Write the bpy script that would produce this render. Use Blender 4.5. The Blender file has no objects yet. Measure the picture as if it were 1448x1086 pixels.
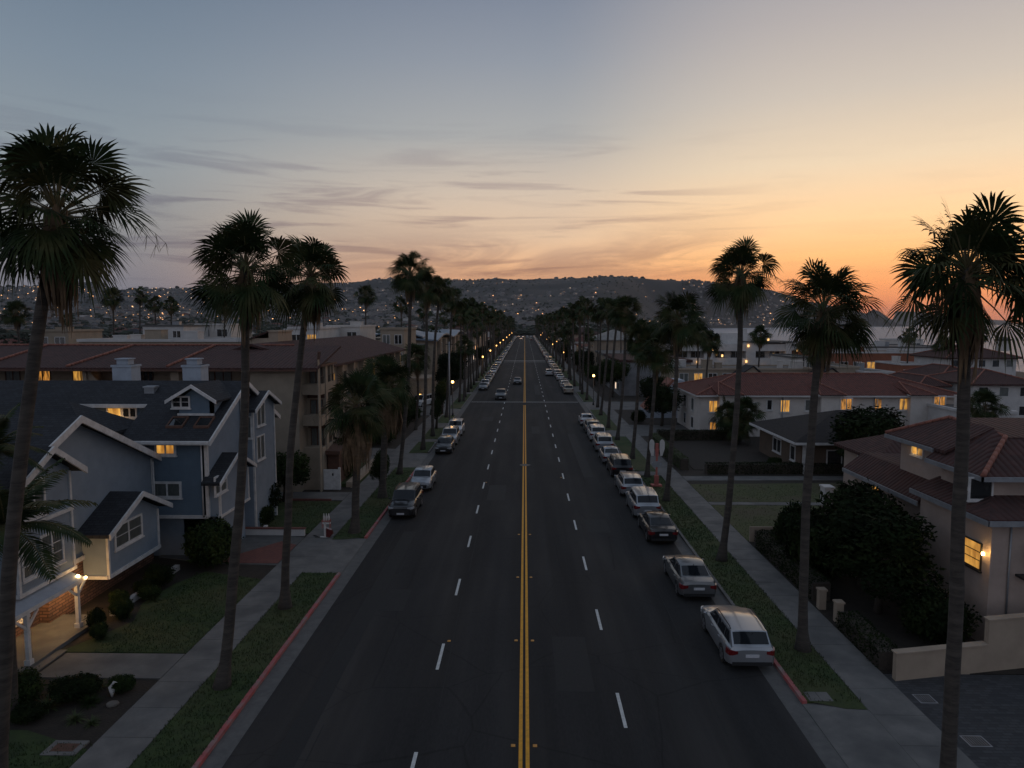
import bpy, math, random
from mathutils import Vector, Matrix, noise as mnoise
R = random.Random(7)
scn = bpy.context.scene
COL = scn.collection
# ---------------------------------------------------------------- camera
CH, FPX = 13.5, 985.0
PIT, YAW = math.radians(5.048), math.radians(1.045)
cd = bpy.data.cameras.new("camera"); cam = bpy.data.objects.new("camera", cd); COL.objects.link(cam)
cam.location = (0, 0, CH); cam.rotation_euler = (math.pi/2-PIT, 0, YAW)
cd.sensor_width = 36; cd.lens = FPX/1448*36; cd.clip_start = .2; cd.clip_end = 30000
scn.camera = cam
scn.render.resolution_x, scn.render.resolution_y = 1024, 768
scn.view_settings.view_transform = 'Standard'; scn.view_settings.look = 'None'
scn.view_settings.exposure = 0.22; scn.view_settings.gamma = 1
try: scn.view_settings.use_curve_mapping = False
except Exception: pass
scn.render.engine = 'CYCLES'
scn.cycles.max_bounces = 5; scn.cycles.volume_bounces = 0
scn.cycles.use_fast_gi = False
# where a sight line of the survey photograph meets a plane of the place
def ray(px, py):
    u = (px-724)/FPX; v = (py-543)/FPX
    d = (u, math.cos(PIT)-v*math.sin(PIT), -math.sin(PIT)-v*math.cos(PIT))
    c, s = math.cos(YAW), math.sin(YAW)
    return (d[0]*c-d[1]*s, d[0]*s+d[1]*c, d[2])
def G(px, py, z=0.):
    d = ray(px, py); t = (z-CH)/d[2]; return Vector((d[0]*t, d[1]*t, z))
def PX(px, py, X):
    d = ray(px, py); t = X/d[0]; return Vector((X, d[1]*t, CH+d[2]*t))
def PY(px, py, Y):
    d = ray(px, py); t = Y/d[1]; return Vector((d[0]*t, Y, CH+d[2]*t))
def lin(r, g, b):
    f = lambda c: (c/255/12.92) if c/255 <= .04045 else ((c/255+.055)/1.055)**2.4
    return (f(r), f(g), f(b), 1)
# ---------------------------------------------------------------- sky and sun
SUN_AZ, SUN_EL = math.radians(33), math.radians(2.5)
w = bpy.data.worlds.new("World"); scn.world = w; w.use_nodes = True
nt = w.node_tree; nt.nodes.clear()
N = nt.nodes.new; L = nt.links.new
out = N('ShaderNodeOutputWorld'); bg = N('ShaderNodeBackground'); L(bg.outputs[0], out.inputs[0])
tc = N('ShaderNodeTexCoord'); sep = N('ShaderNodeSeparateXYZ'); L(tc.outputs['Generated'], sep.inputs[0])
def M(op, a, b=None, c=None):
    n = N('ShaderNodeMath'); n.operation = op
    for i, x in enumerate((a, b, c)):
        if x is None: continue
        if isinstance(x, (int, float)): n.inputs[i].default_value = x
        else: L(x, n.inputs[i])
    return n.outputs[0]
def ramp(fac, pts, node=None):
    r = N('ShaderNodeValToRGB'); e = r.color_ramp.elements
    while len(e) > 1: e.remove(e[-1])
    e[0].position = pts[0][0]; e[0].color = pts[0][1]
    for p, c in pts[1:]:
        x = e.new(p); x.color = c
    L(fac, r.inputs[0]); return r.outputs[0]
def mixc(fac, a, b):
    m = N('ShaderNodeMix'); m.data_type = 'RGBA'
    if isinstance(fac, (int, float)): m.inputs[0].default_value = fac
    else: L(fac, m.inputs[0])
    for i, x in ((6, a), (7, b)):
        if isinstance(x, tuple): m.inputs[i].default_value = x
        else: L(x, m.inputs[i])
    return m.outputs[2]
hl = M('SQRT', M('ADD', M('MULTIPLY', sep.outputs[0], sep.outputs[0]), M('MULTIPLY', sep.outputs[1], sep.outputs[1])))
ca = M('DIVIDE', M('ADD', M('MULTIPLY', sep.outputs[0], math.sin(SUN_AZ)), M('MULTIPLY', sep.outputs[1], math.cos(SUN_AZ))), M('MAXIMUM', hl, 1e-4))
el = M('MAXIMUM', sep.outputs[2], 0.0)
# elevation ramps (position = sine of elevation) for four bearings from the afterglow
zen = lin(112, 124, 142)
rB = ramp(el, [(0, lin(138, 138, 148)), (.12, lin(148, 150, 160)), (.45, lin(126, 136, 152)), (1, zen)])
rL = ramp(el, [(0, lin(104, 106, 120)), (.035, lin(108, 109, 120)), (.07, lin(119, 117, 123)), (.13, lin(128, 130, 132)), (.2, lin(128, 137, 143)), (.3, lin(112, 125, 138)), (.42, lin(90, 106, 124)), (1, zen)])
rC = ramp(el, [(0, lin(212, 146, 100)), (.045, lin(214, 154, 112)), (.075, lin(217, 166, 124)), (.12, lin(211, 180, 150)), (.18, lin(192, 175, 158)), (.25, lin(156, 156, 155)), (.34, lin(131, 137, 147)), (.42, lin(110, 119, 135)), (1, zen)])
rR = ramp(el, [(0, lin(196, 112, 84)), (.02, lin(212, 122, 82)), (.05, lin(234, 150, 94)), (.085, lin(244, 180, 116)), (.13, lin(240, 196, 146)), (.2, lin(218, 196, 167)), (.28, lin(188, 177, 165)), (.36, lin(165, 158, 156)), (.42, lin(147, 145, 149)), (1, zen)])
def sm(x, a, b):
    n = N('ShaderNodeMapRange'); n.interpolation_type = 'SMOOTHSTEP'; L(x, n.inputs[0])
    n.inputs[1].default_value = a; n.inputs[2].default_value = b; n.inputs[3].default_value = 0; n.inputs[4].default_value = 1
    return n.outputs[0]
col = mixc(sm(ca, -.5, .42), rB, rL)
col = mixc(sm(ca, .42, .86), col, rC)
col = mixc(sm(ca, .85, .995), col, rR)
# wisps of cloud, long and thin along the horizon
mp = N('ShaderNodeMapping'); mp.inputs['Scale'].default_value = (1.5, 1.5, 19); mp.inputs['Rotation'].default_value = (math.radians(3), math.radians(3.5), 0)
mp.inputs['Location'].default_value = (.35, .1, .2)
L(tc.outputs['Generated'], mp.inputs[0])
no = N('ShaderNodeTexNoise'); no.inputs['Scale'].default_value = 2.6; no.inputs['Detail'].default_value = 7; no.inputs['Roughness'].default_value = .58; no.inputs['Distortion'].default_value = .7
L(mp.outputs[0], no.inputs['Vector'])
band = M('MULTIPLY', sm(el, .012, .04), M('SUBTRACT', 1.0, sm(el, .13, .30)))
az2 = M('SUBTRACT', 1.0, sm(ca, .9, .985))
cl = M('MULTIPLY', M('MULTIPLY', sm(no.outputs[0], .50, .66), band), M('MULTIPLY', M('ADD', M('MULTIPLY', az2, .9), .14), .62))
dark = N('ShaderNodeMix'); dark.data_type = 'RGBA'; dark.blend_type = 'MULTIPLY'; dark.inputs[0].default_value = 1
L(col, dark.inputs[6]); dark.inputs[7].default_value = (.50, .47, .58, 1)
col = mixc(cl, col, dark.outputs[2])
# a broad smoky bank low over the hills
mp2 = N('ShaderNodeMapping'); mp2.inputs['Scale'].default_value = (1.6, 1.6, 9); mp2.inputs['Rotation'].default_value = (math.radians(5), math.radians(6), 0); mp2.inputs['Location'].default_value = (1.3, .4, .7); L(tc.outputs['Generated'], mp2.inputs[0])
no2 = N('ShaderNodeTexNoise'); no2.inputs['Scale'].default_value = 2.2; no2.inputs['Detail'].default_value = 9; no2.inputs['Roughness'].default_value = .62; no2.inputs['Distortion'].default_value = 1.1; L(mp2.outputs[0], no2.inputs['Vector'])
b2 = M('MULTIPLY', sm(el, .045, .075), M('SUBTRACT', 1.0, sm(el, .09, .16)))
c2 = M('MULTIPLY', M('MULTIPLY', sm(no2.outputs[0], .36, .56), b2), M('MULTIPLY', M('SUBTRACT', 1.0, sm(ca, .93, .985)), M('MULTIPLY', sm(ca, .55, .78), .8)))
d2 = N('ShaderNodeMix'); d2.data_type = 'RGBA'; d2.blend_type = 'MULTIPLY'; d2.inputs[0].default_value = 1; L(col, d2.inputs[6]); d2.inputs[7].default_value = (.56, .55, .66, 1)
col = mixc(c2, col, d2.outputs[2])
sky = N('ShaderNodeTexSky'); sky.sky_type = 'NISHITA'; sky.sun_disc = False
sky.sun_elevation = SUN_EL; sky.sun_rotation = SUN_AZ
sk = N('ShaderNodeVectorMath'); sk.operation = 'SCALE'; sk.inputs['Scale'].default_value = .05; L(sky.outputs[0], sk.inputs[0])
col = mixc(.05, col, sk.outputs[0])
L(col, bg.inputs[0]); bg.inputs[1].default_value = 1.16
sd = bpy.data.lights.new("sun", 'SUN'); so = bpy.data.objects.new("sun", sd); COL.objects.link(so)
sd.energy = .14; sd.angle = math.radians(25); sd.color = (1, .55, .28)
so.rotation_euler = (math.pi/2-math.radians(5), 0, math.pi-SUN_AZ-math.radians(8))
# ---------------------------------------------------------------- materials
MATS = {}
def mat(name, c, rough=.8, c2=None, sc=3., amt=1., bump=0., bsc=None, metal=0., kind='noise', emit=None, estr=0., spec=None, detail=5, uv=False, coat=0, stretch=None, c3=None, sc3=.3):
    if name in MATS: return MATS[name]
    m = bpy.data.materials.new(name); m.use_nodes = True; t = m.node_tree; b = t.nodes['Principled BSDF']
    n_ = t.nodes.new; l_ = t.links.new
    c = tuple(c[:3])+(1,)
    if c2 is None: c2 = tuple(x*.72 for x in c[:3])+(1,)
    else: c2 = tuple(c2[:3])+(1,)
    x = n_('ShaderNodeTexCoord'); src = x.outputs['UV'] if uv else x.outputs['Object']
    if stretch:
        mp = n_('ShaderNodeMapping'); mp.inputs['Scale'].default_value = stretch; l_(src, mp.inputs[0]); src = mp.outputs[0]
    hsrc = None
    if kind == 'noise':
        q = n_('ShaderNodeTexNoise'); q.inputs['Scale'].default_value = sc; q.inputs['Detail'].default_value = detail; q.inputs['Roughness'].default_value = .65
        l_(src, q.inputs['Vector']); r = n_('ShaderNodeMapRange'); r.inputs[1].default_value = .33; r.inputs[2].default_value = .67
        l_(q.outputs[0], r.inputs[0]); mx = n_('ShaderNodeMix'); mx.data_type = 'RGBA'; l_(r.outputs[0], mx.inputs[0])
        mx.inputs[6].default_value = c2; mx.inputs[7].default_value = c; cout = mx.outputs[2]
    elif kind == 'brick':
        q = n_('ShaderNodeTexBrick'); q.inputs['Scale'].default_value = 1; q.inputs['Brick Width'].default_value = sc; q.inputs['Row Height'].default_value = sc*amt
        q.inputs['Mortar Size'].default_value = sc*.05; q.inputs['Color1'].default_value = c; q.inputs['Color2'].default_value = c2
        q.inputs['Mortar'].default_value = tuple(k*.55 for k in (c3 or c2)[:3])+(1,); l_(src, q.inputs['Vector']); cout = q.outputs[0]; hsrc = q.outputs[1]
    elif kind == 'tile':   # barrel clay tiles: ribs down the slope (u), courses across (v)
        sp = n_('ShaderNodeSeparateXYZ'); l_(src, sp.inputs[0])
        def mm(op, a, b_=None):
            k = n_('ShaderNodeMath'); k.operation = op
            for i, v in enumerate((a, b_)):
                if v is None: continue
                if isinstance(v, (int, float)): k.inputs[i].default_value = v
                else: l_(v, k.inputs[i])
            return k.outputs[0]
        rib = mm('ABSOLUTE', mm('SINE', mm('MULTIPLY', sp.outputs[0], math.pi/sc)))
        crs = mm('FRACT', mm('MULTIPLY', sp.outputs[1], -1/(sc*1.25)))
        hsrc = mm('ADD', rib, mm('MULTIPLY', crs, .55))
        q = n_('ShaderNodeTexNoise'); q.inputs['Scale'].default_value = 2.2; q.inputs['Detail'].default_value = 6; l_(src, q.inputs['Vector'])
        wn = n_('ShaderNodeTexWhiteNoise'); wn.noise_dimensions = '2D'
        cb = n_('ShaderNodeCombineXYZ'); l_(mm('FLOOR', mm('DIVIDE', sp.outputs[0], sc)), cb.inputs[0]); l_(mm('FLOOR', mm('DIVIDE', sp.outputs[1], sc*1.25)), cb.inputs[1]); l_(cb.outputs[0], wn.inputs['Vector'])
        f_ = mm('ADD', mm('MULTIPLY', q.outputs[0], .6), mm('MULTIPLY', wn.outputs[0], .45))
        mx = n_('ShaderNodeMix'); mx.data_type = 'RGBA'; l_(f_, mx.inputs[0]); mx.inputs[6].default_value = c2; mx.inputs[7].default_value = c; cout = mx.outputs[2]
    if c3 and kind != 'brick':
        q2 = n_('ShaderNodeTexNoise'); q2.inputs['Scale'].default_value = sc3; q2.inputs['Detail'].default_value = 4; l_(src, q2.inputs['Vector'])
        r2 = n_('ShaderNodeMapRange'); r2.inputs[1].default_value = .45; r2.inputs[2].default_value = .7; l_(q2.outputs[0], r2.inputs[0])
        m2 = n_('ShaderNodeMix'); m2.data_type = 'RGBA'; l_(r2.outputs[0], m2.inputs[0]); l_(cout, m2.inputs[6]); m2.inputs[7].default_value = tuple(c3[:3])+(1,); cout = m2.outputs[2]
    l_(cout, b.inputs['Base Color'])
    b.inputs['Roughness'].default_value = rough; b.inputs['Metallic'].default_value = metal
    if coat: b.inputs['Coat Weight'].default_value = coat; b.inputs['Coat Roughness'].default_value = .06
    if spec is not None: b.inputs['Specular IOR Level'].default_value = spec
    if bump:
        bn = n_('ShaderNodeBump'); bn.inputs['Strength'].default_value = min(1, bump); bn.inputs['Distance'].default_value = .03
        if hsrc is None:
            q3 = n_('ShaderNodeTexNoise'); q3.inputs['Scale'].default_value = bsc or sc*6; q3.inputs['Detail'].default_value = 4; l_(src, q3.inputs['Vector']); hsrc = q3.outputs[0]
        l_(hsrc, bn.inputs['Height']); l_(bn.outputs[0], b.inputs['Normal'])
        if kind == 'tile': bn.inputs['Distance'].default_value = .07
    if emit: b.inputs['Emission Color'].default_value = tuple(emit[:3])+(1,); b.inputs['Emission Strength'].default_value = estr
    MATS[name] = m; return m
def litmat(name, a, b_, s, sc=2.5):
    m = mat(name, (.25, .2, .12), .5)
    t = m.node_tree; n_ = t.nodes.new; b = t.nodes['Principled BSDF']
    x = n_('ShaderNodeTexCoord'); mp = n_('ShaderNodeMapping'); mp.inputs['Scale'].default_value = (1.6, 1.6, .35); t.links.new(x.outputs['Object'], mp.inputs[0])
    q = n_('ShaderNodeTexNoise'); q.inputs['Scale'].default_value = sc; t.links.new(mp.outputs[0], q.inputs['Vector'])
    r = n_('ShaderNodeValToRGB'); r.color_ramp.elements[0].position = .34; r.color_ramp.elements[0].color = tuple(b_)+(1,)
    r.color_ramp.elements[1].position = .62; r.color_ramp.elements[1].color = tuple(a)+(1,)
    t.links.new(q.outputs[0], r.inputs[0]); t.links.new(r.outputs[0], b.inputs['Emission Color']); b.inputs['Emission Strength'].default_value = s
    return m
asphalt = mat('asphalt', (.024, .023, .023), .92, (.017, .0165, .017), 14, bump=.35, bsc=60, c3=(.034, .031, .029), sc3=.35, stretch=(1, .22, 1), spec=.3)
def wear_road(m):   # worn wheel tracks, cracks and stains in the asphalt
    t = m.node_tree; n_ = t.nodes.new; l_ = t.links.new; b = t.nodes['Principled BSDF']; src = b.inputs['Base Color'].links[0].from_socket; tcn = n_('ShaderNodeTexCoord')
    mp = n_('ShaderNodeMapping'); mp.inputs['Scale'].default_value = (.9, .018, 1); l_(tcn.outputs['Object'], mp.inputs[0]); q = n_('ShaderNodeTexNoise'); q.inputs['Scale'].default_value = 1; q.inputs['Detail'].default_value = 6; l_(mp.outputs[0], q.inputs[0])
    r = n_('ShaderNodeMapRange'); r.inputs[1].default_value = .3; r.inputs[2].default_value = .7; r.inputs[3].default_value = .72; r.inputs[4].default_value = 1.45; l_(q.outputs[0], r.inputs[0])
    w = n_('ShaderNodeTexNoise'); w.inputs['Scale'].default_value = .6; w.inputs['Detail'].default_value = 5; l_(tcn.outputs['Object'], w.inputs[0]); mx = n_('ShaderNodeMix'); mx.data_type = 'VECTOR'; mx.inputs[0].default_value = .16
    l_(tcn.outputs['Object'], mx.inputs[4]); l_(w.outputs['Color'], mx.inputs[5]); v = n_('ShaderNodeTexVoronoi'); v.feature = 'DISTANCE_TO_EDGE'; v.inputs['Scale'].default_value = .22; l_(mx.outputs[1], v.inputs['Vector'])
    cr = n_('ShaderNodeMapRange'); cr.inputs[1].default_value = .002; cr.inputs[2].default_value = .007; cr.inputs[3].default_value = .72; cr.inputs[4].default_value = 1; l_(v.outputs['Distance'], cr.inputs[0])
    mm = n_('ShaderNodeMath'); mm.operation = 'MULTIPLY'; l_(r.outputs[0], mm.inputs[0]); l_(cr.outputs[0], mm.inputs[1])
    sc = n_('ShaderNodeVectorMath'); sc.operation = 'SCALE'; l_(src, sc.inputs[0]); l_(mm.outputs[0], sc.inputs['Scale']); l_(sc.outputs[0], b.inputs['Base Color'])
wear_road(asphalt)
patchm = mat('asphalt_patch', (.015, .015, .0155), .85, (.011, .011, .0115), 6, bump=.3, bsc=60)
concrete = mat('concrete', (.165, .155, .145), .9, (.115, .11, .105), 1.3, bump=.2, bsc=30, c3=(.085, .082, .08), sc3=.6)
gutterm = mat('gutter_concrete', (.12, .115, .11), .9, (.08, .078, .076), 2.2, bump=.2, bsc=30)
grassm = mat('grass_blades', (.036, .062, .012), .95, (.016, .032, .007), 2.1, bump=.9, bsc=38, c3=(.058, .06, .02), sc3=.22)
drygrass = mat('dry_lawn', (.075, .078, .028), .95, (.045, .056, .017), 1.6, bump=.8, bsc=30, c3=(.075, .060, .035), sc3=.3)
soil = mat('soil', (.032, .023, .016), .95, (.018, .013, .009), 3, bump=.8, bsc=14)
redcurb = mat('red_paint', (.42, .085, .085), .7, (.25, .07, .07), 5, c3=(.2, .17, .16), sc3=1.4)
yellowp = mat('yellow_paint', (.80, .36, .02), .7, (.55, .25, .02), 5, bump=.1)
whitep = mat('white_paint', (.62, .62, .6), .7, (.42, .42, .41), 6)
pavers = mat('paver_stone', (.03, .03, .033), .9, (.055, .055, .058), .32, .5, bump=.7, kind='brick', uv=True)
redbrick = mat('red_brick_paving', (.22, .075, .055), .85, (.15, .055, .045), .22, .5, bump=.6, kind='brick', uv=True)
bark = mat('palm_bark', (.062, .050, .042), .95, (.030, .025, .021), 5, bump=1, bsc=6, stretch=(1, 1, 7), c3=(.085, .07, .058), sc3=.8)
barkt = mat('tree_bark', (.07, .055, .042), .95, (.04, .03, .024), 6, bump=1, bsc=12)
frond = mat('palm_frond', (.030, .050, .011), .75, (.011, .021, .006), .9, c3=(.06, .048, .017), sc3=.9, spec=.2)
deadfrond = mat('dead_frond', (.20, .125, .068), .9, (.08, .05, .027), 2.2)
petm = mat('palm_petiole', (.12, .10, .035), .6, (.08, .06, .025), 2)
leafm = mat('shrub_leaves', (.022, .038, .010), .85, (.009, .017, .005), 2.3, c3=(.042, .056, .015), sc3=1.1, spec=.12)
leafd = mat('dark_leaves', (.012, .021, .006), .85, (.005, .010, .003), 1.8, spec=.1, c3=(.024, .034, .010), sc3=1.3)
leafy = mat('hedge_leaves', (.055, .075, .018), .7, (.028, .040, .010), 2)
fartree = mat('far_foliage', (.020, .028, .014), .95, (.012, .017, .010), .2)
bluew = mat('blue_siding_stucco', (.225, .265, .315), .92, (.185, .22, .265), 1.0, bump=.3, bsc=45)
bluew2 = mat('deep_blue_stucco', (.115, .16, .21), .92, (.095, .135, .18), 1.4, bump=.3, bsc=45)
trimw = mat('white_trim', (.64, .62, .61), .7, (.46, .44, .43), 3)
shingle = mat('asphalt_shingle', (.030, .032, .038), .97, (.018, .019, .023), .33, .55, bump=.7, kind='brick', uv=True)
tile = mat('clay_tile', (.15, .040, .026), .92, (.055, .017, .013), .28, bump=1, kind='tile', uv=True)
tiled = mat('brown_clay_tile', (.080, .031, .025), .94, (.030, .014, .0125), .3, bump=1, kind='tile', uv=True)
tilecap = mat('ridge_clay', (.30, .12, .08), .85, (.17, .06, .045), 3)
darkroof = mat('dark_shake_roof', (.028, .022, .02), .97, (.015, .012, .012), .3, .5, bump=.7, kind='brick', uv=True)
tan = mat('tan_stucco', (.33, .265, .20), .92, (.26, .21, .16), 1.1, bump=.3, bsc=40)
tanl = mat('light_tan_stucco', (.36, .28, .21), .92, (.29, .225, .17), 1.1, bump=.3, bsc=40)
pinkst = mat('rosy_stucco', (.38, .295, .25), .92, (.31, .24, .205), 1.2, bump=.3, bsc=40)
cream = mat('cream_stucco', (.60, .55, .51), .92, (.50, .455, .42), .9, bump=.3, bsc=40)
offw = mat('off_white_stucco', (.56, .53, .51), .92, (.44, .42, .41), .8, bump=.2, bsc=30)
orange = mat('terracotta_stucco', (.30, .11, .06), .92, (.22, .08, .045), .6)
stone = mat('brown_ledge_stone', (.26, .135, .09), .9, (.13, .075, .055), .45, .33, bump=1, kind='brick', uv=True)
metald = mat('dark_metal', (.05, .05, .052), .5, metal=.6)
metalg = mat('galvanised_metal', (.30, .31, .33), .5, metal=.4)
bluroof = mat('blue_grey_metal_roof', (.20, .25, .31), .5, (.14, .18, .23), 1.2, metal=.3)
glassd = mat('dark_window_glass', (.012, .014, .016), .08, (.03, .03, .03), 1.5, spec=.8)
curt = mat('curtained_glass', (.13, .14, .13), .3, (.05, .055, .055), 5, spec=.7, stretch=(3, 3, .4))
lit = litmat('lit_curtain', (1, .48, .08), (.12, .045, .01), .5)
litb = litmat('bright_lit_curtain', (1, .50, .09), (.42, .16, .02), .62)
litd = litmat('dim_lit_room', (.85, .34, .05), (.03, .014, .004), .55, 4.5)
lamp = mat('lamp_glow', (1, .7, .3), .5, emit=(1, .52, .14), estr=8)
lampn = mat('warm_bulb', (1, .7, .3), .5, emit=(1, .62, .22), estr=22)
woodd = mat('brown_wood', (.12, .055, .035), .8, (.07, .035, .024), 4)
# ---------------------------------------------------------------- mesh helpers
class MB:
    def __init__(s): s.v = []; s.f = []; s.m = []; s.sm = set()
    def add(s, vs, fs, mi=0, smooth=False):
        o = len(s.v); s.v += [tuple(v) for v in vs]
        for f in fs:
            if smooth: s.sm.add(len(s.f))
            s.f.append(tuple(i+o for i in f)); s.m.append(mi)
    def box(s, x0, x1, y0, y1, z0, z1, mi=0):
        x0, x1 = min(x0, x1), max(x0, x1); y0, y1 = min(y0, y1), max(y0, y1)
        s.add([(x0,y0,z0),(x1,y0,z0),(x1,y1,z0),(x0,y1,z0),(x0,y0,z1),(x1,y0,z1),(x1,y1,z1),(x0,y1,z1)],
              [(0,3,2,1),(4,5,6,7),(0,1,5,4),(1,2,6,5),(2,3,7,6),(3,0,4,7)], mi); return s
    def slab(s, pts, t, mi=0, mi2=None, d=(0,0,-1)):   # polygon (any plane) given thickness t along d
        n = len(pts); d = Vector(d)*t; a = [Vector(p) for p in pts]
        nr = sum(((a[i]-a[0]).cross(a[(i+1) % n]-a[0]) for i in range(1, n-1)), Vector())
        if nr.dot(d) > 0: a = a[::-1]
        b = [p+d for p in a]
        s.add(a+b, [tuple(range(n))], mi)
        k = mi if mi2 is None else mi2
        o = len(s.v)-2*n
        for f in [tuple(range(2*n-1, n-1, -1))]+[(i, n+i, n+(i+1) % n, (i+1) % n) for i in range(n)]:
            s.f.append(tuple(q+o for q in f)); s.m.append(k)
        return s
    def tube(s, pts, rad, n=8, mi=0, cap=True, smooth=True):
        pts = [Vector(p) for p in pts]; k = len(pts)
        if isinstance(rad, (int, float)): rad = [rad]*k
        vs = []; ref = None
        for i, p in enumerate(pts):
            t = (pts[min(i+1, k-1)]-pts[max(i-1, 0)]).normalized()
            if ref is None: ref = Vector((1,0,0)) if abs(t.x) < .8 else Vector((0,1,0))
            u = (ref-t*ref.dot(t)).normalized(); ref = u; w_ = t.cross(u)
            for j in range(n):
                a = 2*math.pi*j/n; vs.append(p+(u*math.cos(a)+w_*math.sin(a))*rad[i])
        fs = [(i*n+j, i*n+(j+1) % n, (i+1)*n+(j+1) % n, (i+1)*n+j) for i in range(k-1) for j in range(n)]
        if cap: fs += [tuple(range(n-1, -1, -1)), tuple((k-1)*n+j for j in range(n))]
        s.add(vs, fs, mi, smooth); return s
    def ball(s, c, r, n=10, mi=0):
        c = Vector(c); r = r if isinstance(r, tuple) else (r, r, r)
        pr = []
        for i in range(1, n//2):
            a = math.pi*i/(n//2)
            for j in range(n): b = 2*math.pi*j/n; pr.append((c.x+r[0]*math.sin(a)*math.cos(b), c.y+r[1]*math.sin(a)*math.sin(b), c.z+r[2]*math.cos(a)))
        m = n//2-1; vs = pr+[(c.x, c.y, c.z+r[2]), (c.x, c.y, c.z-r[2])]
        fs = [(i*n+j, (i+1)*n+j, (i+1)*n+(j+1) % n, i*n+(j+1) % n) for i in range(m-1) for j in range(n)]
        fs += [(m*n, j, (j+1) % n) for j in range(n)]+[(m*n+1, (m-1)*n+(j+1) % n, (m-1)*n+j) for j in range(n)]
        s.add(vs, fs, mi, True); return s
    def build(s, name, mats, parent=None, uv=True):
        org = Vector(parent['o_']) if parent is not None and 'o_' in parent else Vector((0,0,0))
        me = bpy.data.meshes.new(name)
        me.from_pydata([(v[0]-org.x, v[1]-org.y, v[2]-org.z) for v in s.v], [], s.f)
        for m in (mats if isinstance(mats, (list, tuple)) else [mats]): me.materials.append(m)
        me.polygons.foreach_set('material_index', s.m)
        if s.sm: me.polygons.foreach_set('use_smooth', [i in s.sm for i in range(len(s.f))])
        if uv and len(s.f) < 30000:
            ul = me.uv_layers.new(name='UVMap').data
            Z = Vector((0,0,1))
            for p in me.polygons:
                n_ = p.normal
                if abs(n_.z) > .995: u = Vector((1,0,0)); v = Vector((0,1,0))
                else: u = Z.cross(n_).normalized(); v = n_.cross(u)
                for li in p.loop_indices:
                    c = Vector(s.v[me.loops[li].vertex_index]); ul[li].uv = (c.dot(u), c.dot(v))
        me.update()
        o = bpy.data.objects.new(name, me); COL.objects.link(o)
        if parent is not None: o.parent = parent; o['o_'] = tuple(org)
        return o
def tag(o, label=None, cat=None, group=None, kind=None):
    if label: o['label'] = label
    if cat: o['category'] = cat
    if group: o['group'] = group
    if kind: o['kind'] = kind
    return o
def thing(name, label, cat, loc=(0,0,0), group=None):
    o = bpy.data.objects.new(name, None); COL.objects.link(o); o.location = loc; o['o_'] = tuple(loc); o.empty_display_size = .3
    return tag(o, label, cat, group)
def struct(name, mb, m, kind='structure'):
    return tag(mb.build(name, m), kind=kind)
def copy_tree(o, parent=None, keep=None):
    c = o.copy(); COL.objects.link(c)
    if parent is not None: c.parent = parent
    for ch in list(o.children):
        if keep and ch.name.split('.')[0] not in keep: continue
        copy_tree(ch, c)
    return c
# ---------------------------------------------------------------- terrain: one sheet with coast, town plain and hills
def interp(t, x):
    if x <= t[0][0]: return t[0][1]
    for (a, b), (c, d) in zip(t, t[1:]):
        if x <= c: return b+(d-b)*(x-a)/(c-a)
    return t[-1][1]
SKYL = [(-400,418),(0,416),(100,414),(125,408),(145,410),(160,418),(300,412),(420,408),(500,404),(560,400),(600,398),(640,397),(700,396),(760,397),(800,394),(850,392),(880,393),(950,399),(1000,402),(1050,405),(1090,411),(1130,420),(1200,430),(1235,436),(1250,446),(1262,454),(1300,456)]
COAST = [(225,-200),(235,350),(262,600),(300,1200),(350,1650),(480,2250),(640,2720),(1000,3080),(1700,3760),(2180,4150),(2330,4230),(2300,4420),(1900,4900),(1500,5600),(1500,7000)]
def coastd(x, y):   # distance inland (+) from the shore
    best = 1e9; sgn = 1
    for (ax, ay), (bx, by) in zip(COAST, COAST[1:]):
        dx, dy = bx-ax, by-ay; t = max(0, min(1, ((x-ax)*dx+(y-ay)*dy)/(dx*dx+dy*dy)))
        qx, qy = ax+dx*t, ay+dy*t; d = math.hypot(x-qx, y-qy)
        if d < best: best = d; sgn = 1 if dx*(y-ay)-dy*(x-ax) > 0 else -1
    return best*sgn
def ss(a, b, x):
    t = max(0, min(1, (x-a)/(b-a))); return t*t*(3-2*t)
def terr(x, y):
    z = -.06; cdist = coastd(x, y) if x > 100 or y > 2000 else 999
    if y > 620:
        px = 742+985*x/y; d = math.hypot(x, y)
        rr = 3000 if px < 900 else 3000+(px-900)*4.6
        hr = 13.5+(456-interp(SKYL, px))*rr/985*.985
        n1 = mnoise.fractal(Vector((x/520, y/520, 3)), 1, 2, 5)
        n2 = mnoise.fractal(Vector((x/130, y/130, 9)), 1, 2, 4)
        s = .30*ss(800, 2100, d)+.70*ss(1750, rr, d) if px < 1000 else ss(2700, rr, d)
        edge = ss(0, 260 if px < 1225 else 110, cdist)
        z += s*hr*edge*(1+.13*n1*(1-ss(rr*.93, rr, d)))+n2*5*s*edge
        if d > rr: z -= (d-rr)*.10*edge
        z = max(z, -.06 if cdist > 0 else -20)
    if x > 60 and y < 1500: z -= 9.2*ss(0, 1, 1-(cdist/(115 if y < 500 else 190)))*(1 if y > 60 else 1)
    if cdist < 30: z = min(z, -16+16*ss(-50, 30, cdist)-.06)
    return z
mb = MB()
def axis(a, b, near, far, lim):
    r = [a]; 
    while r[-1] < b: r.append(r[-1]+(near if abs(r[-1]) < lim else far))
    return r
xs = [-5200,-4700,-4200]+axis(-3800, 2800, 30, 38, 1500)+[3400]
ys = [-80, -20, 40, 100, 160, 220, 280, 340, 400, 460, 520, 580]+axis(620, 5000, 34, 34, 99999)+[5600, 6500]
vs = [(x, y, terr(x, y)) for y in ys for x in xs]; nx = len(xs)
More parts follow.
